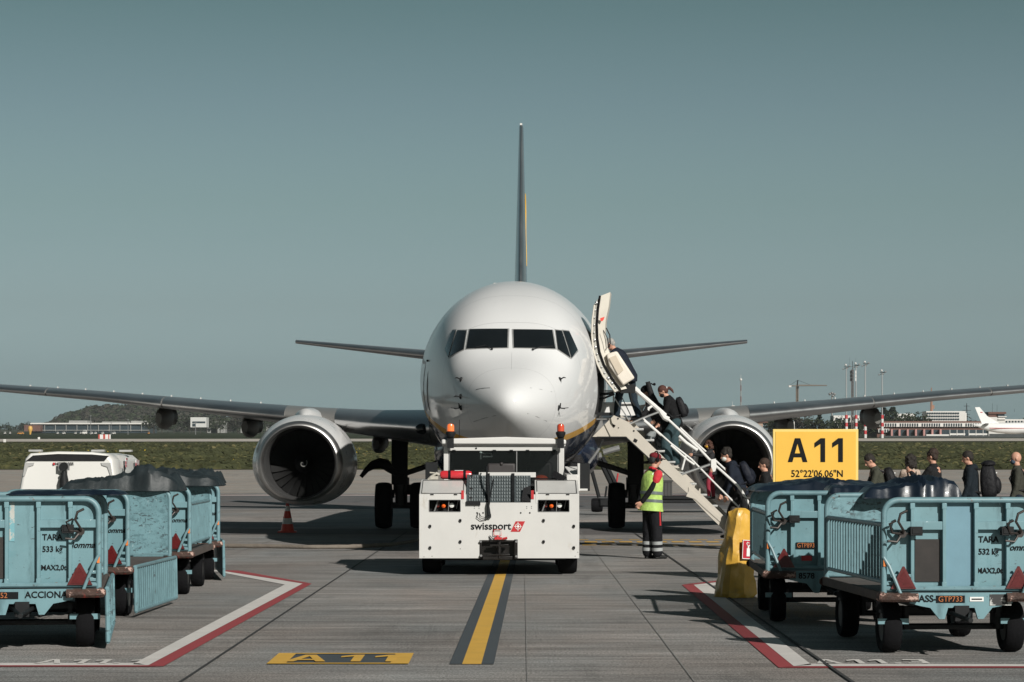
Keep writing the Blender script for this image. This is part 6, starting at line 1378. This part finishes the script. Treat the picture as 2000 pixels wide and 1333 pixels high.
# hill with its wood
hillm = mat('wooded_hill', (.045,.052,.036), .95, var=.4, scale=.05)
def hilltop(px): return interp([(60,845),(80,832),(100,824),(140,815),(165,807),(195,800),(230,800),(290,798),(310,800),(360,808),(420,818),(520,832),(640,842)], px)
YH = 2700; b = MB(); rows = []
for j in range(7):
    rows.append([at(px, YH+j*90) for px in range(40, 661, 10)])
    for i, p in enumerate(rows[-1]):
        px = 40+10*i; e = math.sin(min(1, j/4)*PI/2); p.z = lerp(terr(YH), zat(hilltop(px)+6, YH+300), e) if j < 6 else terr(YH)
n_ = len(rows[0]); b.add([p for r_ in rows for p in r_], [(j*n_+i, j*n_+i+1, (j+1)*n_+i+1, (j+1)*n_+i) for j in range(6) for i in range(n_-1)]); struct(b.build('hill', hillm))
b = MB(); b2 = MB(); rnd2 = random.Random(4)
for q in range(900):
    px = rnd2.uniform(70, 600); t_ = rnd2.random(); Y = YH+t_*360; top_ = hilltop(px)
    z = lerp(terr(YH), zat(top_+5, YH+300), math.sin(t_*PI/2)); r_ = rnd2.uniform(3.5, 8.5) if px > 110 else rnd2.uniform(2.5,5)
    c = Vector(((px-1000)*Y/F, Y, z+r_*.4)); tgt = b if rnd2.random() < .5 else b2
    for w_ in range(34):
        d = Vector((rnd2.gauss(0,1), rnd2.gauss(0,1)-.3, rnd2.gauss(0,1)+.3)).normalized(); p = c+Vector((d.x*r_, d.y*r_, d.z*r_*.85))*rnd2.uniform(.7,1); s = r_*rnd2.uniform(.22,.4)
        u = d.orthogonal().normalized(); v = d.cross(u); tgt.add([p+u*s, p+v*s, p-u*s, p-v*s*.8+d*s*.3], [(0,1,2,3)])
tag(b.build('wood', leafA, smooth=False), 'green and brown woodland covering the far hill on the left', 'woodland', kind='stuff')
tag(b2.build('bare_wood', leafB, smooth=False), 'bare brownish crowns mixed through the far hill woodland', 'woodland', kind='stuff')
# ---- left buildings
wl = mat('far_white_wall', (.62,.60,.57), .7, var=.08, scale=.1); dk = mat('far_blue_glass', (.030,.045,.055), .3, var=.3, scale=.05); br_ = mat('brick_red_brown', (.13,.065,.05), .85, var=.2, scale=.3); gyw = mat('far_grey_wall', (.26,.26,.25), .8, var=.2, scale=.1)
def bpx(b, px0, px1, py0, py1, Y, d=12, org=None, dy=0):
    a = Vector(((px0-1000)*Y/F, Y+dy, zat(py1, Y))); c = Vector(((px1-1000)*Y/F, Y+dy+d, zat(py0, Y)))
    if org is not None: a -= org; c -= org
    b.bb(a, c)
Y = 1900; o_ = at(170, Y)
lb_ = thing('long_hall', 'long low dark glazed hall with white eaves below the wooded hill', 'building', o_)
b = MB(); bpx(b, 62, 292, 829, 846, Y, 40, o_); b.build('wall', dk, lb_)
b = MB(); bpx(b, 60, 294, 826.5, 829, Y, 44, o_, -2); b.build('roof', wl, lb_)
b = MB()
for q in range(11): bpx(b, 66+q*21, 67.2+q*21, 829, 843, Y, .5, o_, -1)
bpx(b, 70, 292, 840.2, 841.4, Y, .5, o_, -1.2); b.build('wall_bands', gyw, lb_)
b = MB(); bpx(b, 130, 166, 821.5, 826.5, Y, 20, o_, 10); bpx(b, 252, 290, 822, 826.5, Y, 20, o_, 10); bpx(b, 195, 250, 823.5, 826.5, Y, 20, o_, 10); b.build('upper_storey', gyw, lb_)
b = MB(); bpx(b, 52, 84, 831, 843, Y, 10, o_, -10); b.build('brick_annex', br_, lb_)
Y = 1700; o_ = at(387, Y); wh = thing('white_block', 'white cube shaped building with a grey band among the far trees on the left', 'building', o_)
b = MB(); bpx(b, 372, 403, 815.5, 835, Y, 14, o_); b.build('wall', mat('bright_white_wall', (.52,.52,.50), .7), wh); b = MB(); bpx(b, 376, 401, 823.5, 826.5, Y, .5, o_, -.4); bpx(b, 376, 382, 828, 833, Y, .5, o_, -.4); b.build('window', dk, wh)
for q, (a, c, t0, t1) in enumerate(((404,425,828,833),(412,440,824,829),(520,556,830,838),(470,500,834,839))):
    Y = 1950; o_ = at((a+c)/2, Y); x_ = thing('shed', ['pale flat shed beside the white cube building', 'grey roofed shed behind the white cube building', 'pale shed left of the left engine pylon', 'low grey shed left of the left engine'][q], 'shed', o_); b = MB(); bpx(b, a, c, t0+1, 846, Y, 12, o_); b.build('wall', gyw, x_); b = MB(); bpx(b, a-1, c+1, t0, t0+1.2, Y, 14, o_, -1); b.build('roof', wl, x_)
Y = 1500; o_ = at(59, Y); tk = thing('yellow_tank', 'small yellow orange tank at the left end of the long hall', 'tank', o_); b = MB(); r_ = 4.2*Y/F; zc = zat(837.5, Y)-o_.z
b.lathe([(r_*.4,0),(r_*.6,zc*.4),(r_,zc*.7),(r_*1.1,zc*1.0),(r_*.9,zc*1.35),(r_*.1,zc*1.45)], (0,0,0), 'z', 16, caps=True); b.build('shell', mat('tank_orange', (.62,.36,.09), .5), tk)
# small parked vehicles in front of the long hall
for q, (px, w_, c) in enumerate(((9,4,0),(19,3,0),(40,12,1),(112,4,0),(124,6,0),(147,4,0),(157,3,0),(165,9,0),(178,6,0),(186,5,0),(200,5,0),(222,7,0),(290,4,1))):
    Y = 1480; o_ = at(px, Y); vh = thing('parked_van', '%s vehicle parked %s' % (('tiny white','tiny orange')[c], ['left of the orange one near the left edge','next left of the orange vehicle','in front of the far left trees','first under the long hall from the left','second under the long hall from the left','fourth from the striped board leftwards along the hall','third small one left of the bright van','largest and brightest under the middle of the hall','just right of the brightest van','second right of the brightest van','just behind the striped board','right of the striped board','right of the long hall'][q]), 'vehicle', o_)
    hh = 2.6 if px == 165 else 1.5; m_ = (wl, mat('tank_orange2', (.55,.25,.05), .5))[c]; ww = w_*Y/F/2
    b = MB(); b.bb((-ww,0,.35),(ww,2,hh*.62)); b.bb((-ww*.7,.1,hh*.62),(ww*.75,1.9,hh)); b.build('body', m_, vh, bevel=.1); b = MB(); b.bb((-ww*.62,.05,hh*.64),(ww*.66,.1,hh*.9)); b.build('window', dk, vh)
    for s_ in (-1,1): b = MB(); b.cyl((s_*ww*.6,0,.35),(s_*ww*.6,.2,.35),.35,n=10); b.build('wheel', M['black'], vh)
Y = 850; o_ = at(204, Y); sb = thing('striped_board', 'red and white striped marker board on the far grass at left', 'marker board', o_); zb0, zb1 = zat(859.5,Y)-o_.z, zat(849,Y)-o_.z
b = MB(); b.bb((-12*Y/F,0,zb0),(12*Y/F,.3,zb1)); bo = b.build('board', mat('board_white', (.7,.68,.66), .6), sb)
b = MB()
for a, c in ((-12,-9),(-2.5,1.5),(7.5,9.5)): b.bb((a*Y/F,-.05,zb0),(c*Y/F,.0,zb1))
b.build('stripes', mat('board_red', (.45,.06,.04), .6), bo)
for q, px in enumerate((76, 9)):
    Y = (800, 640)[q]; o_ = at(px, Y); ml = thing('runway_marker', ('small white marker above the runway near the left edge','tiny white marker on the runway edge at far left')[q], 'marker', o_); b = MB(); b.box((0,0,.4),(.7,.5,.8)); b.build('lamp_body', wl, ml, bevel=.1)
# ---- lamp masts left
for q, px in enumerate((177,217,250,382)):
    Y = 1450; o_ = at(px, Y); ms = thing('lamp_post', ['thin grey lamp post before the long hall, leftmost of four','thin grey lamp post before the long hall, second from left','thin grey lamp post before the right part of the long hall','thin grey lamp post below the white cube building'][q], 'lamp post', o_, 0, 'lamp posts across the field')
    b = MB(); hh = zat((812,826,820,826)[q], Y)-o_.z; b.tube([(0,0,0),(0,0,hh)], [.22,.14], 6); b.build('pole', M['grey'], ms); b = MB(); b.box((0,0,hh),(1.2,.4,.25)); b.build('lamp', M['grey'], ms)
# ---- right: floodlight masts, radio mast, crane
def flood(px, ptop, lb, Y=930):
    o_ = at(px, Y); t_ = thing('floodlight_mast', lb, 'floodlight mast', o_, 0, 'floodlight masts right of the airliner'); hh = zat(ptop, Y)-o_.z
    b = MB(); b.tube([(0,0,7.5),(0,0,hh)], [.26,.18], 8); b.build('pole', mat('mast_grey', (.30,.31,.31), .5), t_)
    for q in range(6):
        b = MB(); b.cyl((0,0,1.4*q),(0,0,1.4*(q+1)), .55, n=10); b.build('painted_section', (M['whiteclean'], mat('mast_red', (.45,.04,.045), .5))[q % 2], t_)
    b = MB(); b.tube([(-.9,0,hh-1.0),(0,0,hh-.6),(1.6,0,hh+.1)], .1, 5); b.box((0,0,hh-.2),(1.6,.8,.2)); b.build('crossarm', M['blackmetal'], t_)
    for q, (x, z, s) in enumerate(((-.2,.5,.62),(1.2,.1,.5),(.3,-.7,.5),(-1.1,-1.0,.4))): b = MB(); b.sph((x,0,hh+z), (s*.75,s*.5,s*.7), 10); b.build('floodlight', (mat('flood_glass', (.45,.45,.44), .2) if q == 0 else M['grey']), t_)
    return t_
flood(1653, 716, 'leftmost floodlight mast, shorter, left of the lattice radio mast'); flood(1672, 713, 'floodlight mast directly right of the lattice radio mast'); flood(1690, 710, 'tallest floodlight mast, third from the left'); flood(1723, 727, 'rightmost and lowest floodlight mast above the wing')
Y = 930; o_ = at(1665, Y); rmst = thing('radio_mast', 'thick lattice radio mast with antenna panels between the floodlights', 'radio mast', o_); hh = zat(722, Y)-o_.z
b = MB()
for s_, c_ in ((-.35,0),(.35,0)): b.tube([(s_,c_,0),(s_,c_,hh)], .14, 5)
for q in range(22): z = q*hh/22; b.tube([(-.35,0,z),(.35,0,z+hh/22)], .08, 4)
b.tube([(0,.5,0),(0,.5,hh)], .16, 5); b.build('lattice', mat('mast_rust', (.12,.10,.095), .7), rmst)
b = MB(); b.tube([(0,0,hh),(0,0,zat(706,Y)-o_.z)], .09, 5); b.tube([(-1.1,0,hh+1),(-1.1,0,hh+4.4)], .03, 4); b.tube([(1.2,0,hh+1),(1.2,0,hh+4.4)], .03, 4); b.tube([(-1.2,0,hh+1),(1.2,0,hh+1)], .06, 4); b.build('aerial', M['blackmetal'], rmst)
for q in range(9):
    b = MB(); a = q*2.1; b.box((1.15*math.cos(a), 1.1*math.sin(a)-.3, hh-1.0-(q//3)*1.35),(.45,.3,1.15)); b.build('antenna_panel', (M['whiteclean'], M['grey'], M['blackmetal'])[q % 3], rmst)
Y = 1900; o_ = at(1557, Y); crn = thing('tower_crane', 'orange brown tower crane with its jib pointing right above the wing', 'crane', o_); cm_ = mat('crane_ochre', (.15,.115,.085), .7); k_ = Y/F
b = MB(); hh = zat(754, Y)-o_.z
for s_ in (-1,1): b.tube([(s_*1.3*k_*1.4,0,0),(s_*1.3*k_*1.4,0,hh)], .35, 5)
for q in range(16): b.tube([(-1.8*k_,0,q*hh/16),(1.8*k_,0,(q+1)*hh/16)], .25, 4)
b.box((0,1.2,hh*.75),(4.4*k_*.5,1,hh*.5)); b.build('tower', cm_, crn)
b = MB(); b.tube([(-17*k_,0,hh),(58*k_,0,hh+.8*k_)], .4, 5); b.tube([(-2*k_,0,hh+2*k_),(58*k_,0,hh+1.2*k_)], .25, 4); b.build('jib', cm_, crn)
b = MB(); b.tube([(0,0,hh),(1*k_,0,hh+11*k_)], .5, 5); b.tube([(1*k_,0,hh+11*k_),(25*k_,0,hh+2*k_)], .15, 4); b.tube([(1*k_,0,hh+11*k_),(-16*k_,0,hh)], .15, 4); b.build('mast_head', M['blackmetal'], crn)
b = MB(); b.box((-14*k_,0,hh-1*k_),(5*k_,2,3.5*k_)); b.build('counterweight', wl, crn); b = MB(); b.box((1.5*k_,0,hh-3*k_),(3*k_,2,4*k_)); b.build('cabin', M['blackmetal'], crn)
Y = 1300; o_ = at(1447, Y); sm2 = thing('striped_chimney', 'slender red and white banded mast above the right wing', 'mast', o_); hh = zat(742, Y)-o_.z
for q in range(10): b = MB(); b.cyl((0,0,hh*q/10),(0,0,hh*(q+1)/10), .42-.02*q, n=8); b.build('painted_section', (mat('mast_brown', (.16,.07,.06), .7), gyw)[q % 2], sm2)
b = MB(); b.tube([(0,0,hh),(0,0,hh+2.5)], .08, 4); b.sph((0,0,hh),.7,8); b.build('top_light', wl, sm2)
Y = 1200; o_ = at(1432, Y); dmn = thing('domed_roof', 'small pale domed roof peeking over the right wing', 'building', o_); b = MB(); hh = zat(797,Y)-o_.z; b.cyl((0,0,0),(0,0,hh),1.6,n=16); b.build('wall', gyw, dmn); b = MB(); b.sph((0,0,hh),(1.5,1.5,1.2),16); b.tube([(-.3,0,hh+1),(-.3,0,hh+3)],.06,4); b.build('dome', wl, dmn)
Y = 1400; o_ = at(1625, Y); wt = thing('short_lamp_mast', 'short mast with clustered lamps between crane and floodlights', 'mast', o_); hh = zat(772,Y)-o_.z; b = MB(); b.tube([(0,0,0),(0,0,hh)],[.6,.4],6); b.build('pole', gyw, wt); b = MB(); [b.sph((x,0,hh+z),.8,8) for x,z in ((-1.2,.5),(0,1),(1.3,.4),(.5,-.5))]; b.build('lamp', M['grey'], wt)
# small boat-shaped masts under the right trees: white house, shed
Y = 1040-60; o_ = at(1537, Y); hs_ = thing('white_house', 'white stepped house among the trees above the A11 sign', 'house', o_)
b = MB(); bpx(b, 1525, 1543, 819, 842, Y, 8, o_); bpx(b, 1543, 1552, 824, 842, Y, 8, o_); b.build('wall', wl, hs_); b = MB()
for x in (1527,1533,1539):
    for z in (822,829,836): bpx(b, x, x+3, z, z+4, Y, .3, o_, -.2)
b.build('window', dk, hs_)
o_ = at(1485, 960); hs_ = thing('ochre_house', 'small ochre house wall between right engine and the A11 sign', 'house', o_); b = MB(); bpx(b, 1472, 1490, 826, 842, 960, 8, o_); b.build('wall', mat('ochre_wall', (.36,.25,.19), .8), hs_); b = MB(); bpx(b, 1470, 1500, 824, 826, 960, 9, o_, -.5); b.build('roof', br_, hs_)
o_ = at(1660, 1150); hs_ = thing('cream_hall', 'long cream low hall under the wing behind the dark trees', 'building', o_); b = MB(); bpx(b, 1628, 1700, 812, 840, 1150, 12, o_); b.build('wall', wl, hs_); b = MB(); [bpx(b, 1632+8*q, 1637+8*q, 817, 821, 1150, .4, o_, -.3) for q in range(8)]; b.build('window', dk, hs_)
# terminal with brick bands
Y = 1000; o_ = at(1815, Y); tm_ = thing('terminal_building', 'two storey brick and white terminal with a long window band behind the queue', 'building', o_)
b = MB(); bpx(b, 1713, 1925, 823, 857, Y, 25, o_); b.build('wall', br_, tm_)
b = MB(); bpx(b, 1711, 1925, 826.5, 834, Y, 1, o_, -1); bpx(b, 1715, 1736, 838, 845, Y, 1, o_, -1); wb = b.build('white_band', wl, tm_)
k2 = 0
for q in range(44):
    x = 1714+q*4.75
    if q % 9 == 8: continue
    b = MB(); bpx(b, x, x+2.5, 827.6, 833.2, Y, .3, o_, -1.2); b.build('window', dk, tm_)
for q in range(4): b = MB(); bpx(b, 1717+q*5, 1719.8+q*5, 839, 844.2, Y, .3, o_, -1.2); b.build('window', dk, tm_)
pk2 = mat('pink_pillar', (.42,.22,.20), .8); b = MB(); bpx(b, 1738, 1925, 840, 857, Y, .5, o_, -.6); b.build('glazing', dk, tm_)
for x in (1738,1753,1769,1785,1801,1817,1833): b = MB(); bpx(b, x, x+3.6, 839, 856, Y, 2, o_, -3); b.build('pillar', pk2, tm_)
for x0, x1 in ((1852,1882),(1889,1925)): b = MB(); bpx(b, x0, x1, 847, 850.5, Y, 1, o_, -3.5); [bpx(b, x0+q*4.6, x0+q*4.6+.8, 840, 852, Y, .5, o_, -3.6) for q in range(0, 7, 3)]; b.build('white_railing', wl, tm_)
b = MB(); bpx(b, 1806, 1850, 849, 855, Y, 2, o_, -4); b.build('white_canopy', wl, tm_)
b = MB(); bpx(b, 1712, 1925, 852, 857.5, Y, .5, o_, -8); tag(b.build('airport_fence', mat('fence_grey', (.05,.055,.055), .8, var=.3, scale=.5)), 'dark grey airport fence in front of the brick terminal', 'fence'); bpy.data.objects['airport_fence'].location = o_
b = MB(); bpx(b, 1925, 2200, 848, 857.5, Y, .5, o_, -8); o2_ = b.build('airport_fence', MATS['fence_grey']); o2_.location = o_; tag(o2_, 'dark airport fence below the parked white airplane', 'fence')
# hotel
Y = 1400; o_ = at(1840, Y); ht = thing('apartment_block', 'white balconied apartment block rising behind the brick terminal', 'building', o_)
b = MB(); bpx(b, 1809, 1886, 803.5, 828, Y, 14, o_); bpx(b, 1750, 1790, 808, 828, Y, 12, o_, 5); b.build('wall', wl, ht)
for r_ in range(3):
    for q in range(14): b = MB(); x = 1810+q*4.6; z = 806+r_*5.8; bpx(b, x, x+3.4, z, z+3.2, Y, .5, o_, -.4); b.build('window', dk, ht)
for q in range(12): b = MB(); x = 1752+q*3.1; z = 812+4*(q % 2); bpx(b, x, x+2, z, z+2.4, Y, .5, o_, 4.6); b.build('window', dk, ht)
b = MB(); bpx(b, 1886, 1888.5, 807, 828, Y, 10, o_, 1); b.build('side_wall', wl, ht); b = MB(); b.tube([Vector(((1822-1000)*Y/F, Y+5, zat(803,Y)))-o_, Vector(((1822-1000)*Y/F, Y+5, zat(757,Y)))-o_], [.8,.25], 5); b.box(Vector(((1824-1000)*Y/F, Y+5, zat(795,Y)))-o_, (2,1,2)); b.build('roof_aerial', mat('aerial_rust', (.28,.15,.10), .7), ht)
# power pylon
Y = 1800; o_ = at(1888, Y); py2 = thing('power_pylon', 'thin lattice power pylon left of the parked airplane tail', 'pylon', o_); hh = zat(788,Y)-o_.z; b = MB(); b.tube([(-1.2,0,0),(0,0,hh)],.2,4); b.tube([(1.2,0,0),(0,0,hh)],.2,4); [b.tube([(-w_,0,hh-z),(w_,0,hh-z)],.2,4) for z,w_ in ((2,2),(5,3),(8,2.4))]; b.build('lattice', M['blackmetal'], py2)
# control tower
Y = 1050; o_ = at(1948, Y); ct = thing('control_tower', 'small brown and white control tower behind the parked airplane tail', 'control tower', o_)
b = MB(); bpx(b, 1931, 1963, 815, 857, Y, 7, o_); b.build('wall', wl, ct); b = MB(); bpx(b, 1930, 1965, 805, 809, Y, 8, o_, -.5); bpx(b, 1930, 1949, 809, 815, Y, 7, o_); b.build('roof', br_, ct)
b = MB(); bpx(b, 1946, 1962, 809, 813.5, Y, 7, o_); b.build('cab_glass', dk, ct); b = MB(); bpx(b, 1949, 1966, 813.5, 815, Y, 8, o_, -.6); bpx(b, 1949, 1964, 819, 820, Y, 8, o_, -.6); b.build('balcony', wl, ct)
b = MB(); bpx(b, 1964, 2060, 819, 830, Y, 8, o_, 4); b.build('annex', wl, ct); b = MB(); [bpx(b, 1968+q*6, 1971+q*6, 822, 826, Y, .3, o_, 3.7) for q in range(9)]; b.build('window', dk, ct)
b = MB(); [b.tube([Vector(((x-1000)*Y/F, Y+3, zat(805,Y)))-o_, Vector(((x-1000)*Y/F, Y+3, zat(t_,Y)))-o_], .06, 4) for x, t_ in ((1941,788),(1950,791),(1984,799))]; b.build('aerial', M['blackmetal'], ct)
# parked white airplane
Y = 830; kk = Y/F; o_ = at(1950, Y); pa = thing('parked_airplane', 'distant white airplane with a thin red stripe and a small flag on its fin', 'airplane', o_)
pwm = mat('distant_white_paint', (.72,.72,.71), .35, var=.02); cz_ = zat(837, Y)-o_.z
def pa_x(px): return (px-1950)*kk
b = MB(); rg = []
for px, r_, dz in ((1901,.15,5),(1908,.35,4.4),(1918,.9,3),(1932,1.35,1.6),(1950,1.65,.4),(1975,1.85,0),(2000,1.9,0),(2100,1.9,0),(2150,1.2,0),(2165,.2,-.3)):
    rg.append([Vector((pa_x(px), r_*math.cos(a), cz_+(dz*.22)+r_*math.sin(a))) for a in [2*PI*j/24 for j in range(24)]])
b.loft(rg); pf_ = b.build('fuselage', pwm, pa)
b = MB(); b.prism([(pa_x(1904), zat(796,Y)-o_.z), (pa_x(1913), zat(795.5,Y)-o_.z), (pa_x(1928), zat(813,Y)-o_.z), (pa_x(1952), zat(827,Y)-o_.z), (pa_x(1918), zat(829,Y)-o_.z)], -.16, .16, 'y'); b.build('tail_fin', pwm, pa)
b = MB(); b.prism([(pa_x(1914.5), zat(806.8,Y)-o_.z), (pa_x(1919), zat(806.8,Y)-o_.z), (pa_x(1919), zat(805,Y)-o_.z), (pa_x(1914.5), zat(805,Y)-o_.z)], -.2, -.165, 'y'); b.build('flag', mat('flag_red', (.4,.05,.05), .6), pa)
b = MB(); b.add([(pa_x(1918),-.5,cz_+1.0),(pa_x(1930),-.5,cz_+1.0),(pa_x(1926),-4.6,cz_+1.5),(pa_x(1920),-4.6,cz_+1.5),(pa_x(1918),-.5,cz_+1.15),(pa_x(1930),-.5,cz_+1.15),(pa_x(1926),-4.6,cz_+1.6),(pa_x(1920),-4.6,cz_+1.6)],[(3,2,1,0),(4,5,6,7),(0,1,5,4),(1,2,6,5),(2,3,7,6),(3,0,4,7)]); b.build('tailplane', M['grey'], pa)
b = MB(); b.bb((pa_x(1930),-1.9,cz_-.1),(pa_x(2110),-1.84,cz_+.12)); b.build('red_stripe', mat('thin_red_stripe', (.35,.05,.05), .5), pf_)
b = MB(); b.cyl((pa_x(2030),0,0),(pa_x(2030),0,cz_), .2, n=8); b.cyl((pa_x(2120),0,0),(pa_x(2120),0,cz_), .15, n=8); b.build('landing_gear', M['grey'], pa)
b = MB(); b.add([(pa_x(2010),-1.5,cz_-1),(pa_x(2060),-1.5,cz_-1),(pa_x(2030),-14,cz_),(pa_x(2015),-14,cz_),(pa_x(2010),-1.5,cz_-.7),(pa_x(2060),-1.5,cz_-.7),(pa_x(2030),-14,cz_+.15),(pa_x(2015),-14,cz_+.15)],[(3,2,1,0),(4,5,6,7),(0,1,5,4),(1,2,6,5),(2,3,7,6),(3,0,4,7)]); b.build('wing', pwm, pa)

# ---- the air itself: pale, thin, only the far things fade
hz = MB(); hz.bb((-1500,-70,-1.2),(1500,3400,95))
hm_ = bpy.data.materials.new('haze_air'); hm_.use_nodes = True; nt = hm_.node_tree
for n_ in list(nt.nodes):
    if n_.type != 'OUTPUT_MATERIAL': nt.nodes.remove(n_)
pv = nt.nodes.new('ShaderNodeVolumePrincipled'); pv.inputs['Color'].default_value = (.80,.88,.90,1); pv.inputs['Density'].default_value = .00005; pv.inputs['Anisotropy'].default_value = 0
nt.links.new(pv.outputs[0], nt.nodes['Material Output'].inputs['Volume'])
ho = hz.build('haze', hm_, smooth=False); ho['kind'] = 'stuff'; ho['label'] = 'thin pale haze in the air over the airfield'; ho['category'] = 'haze'
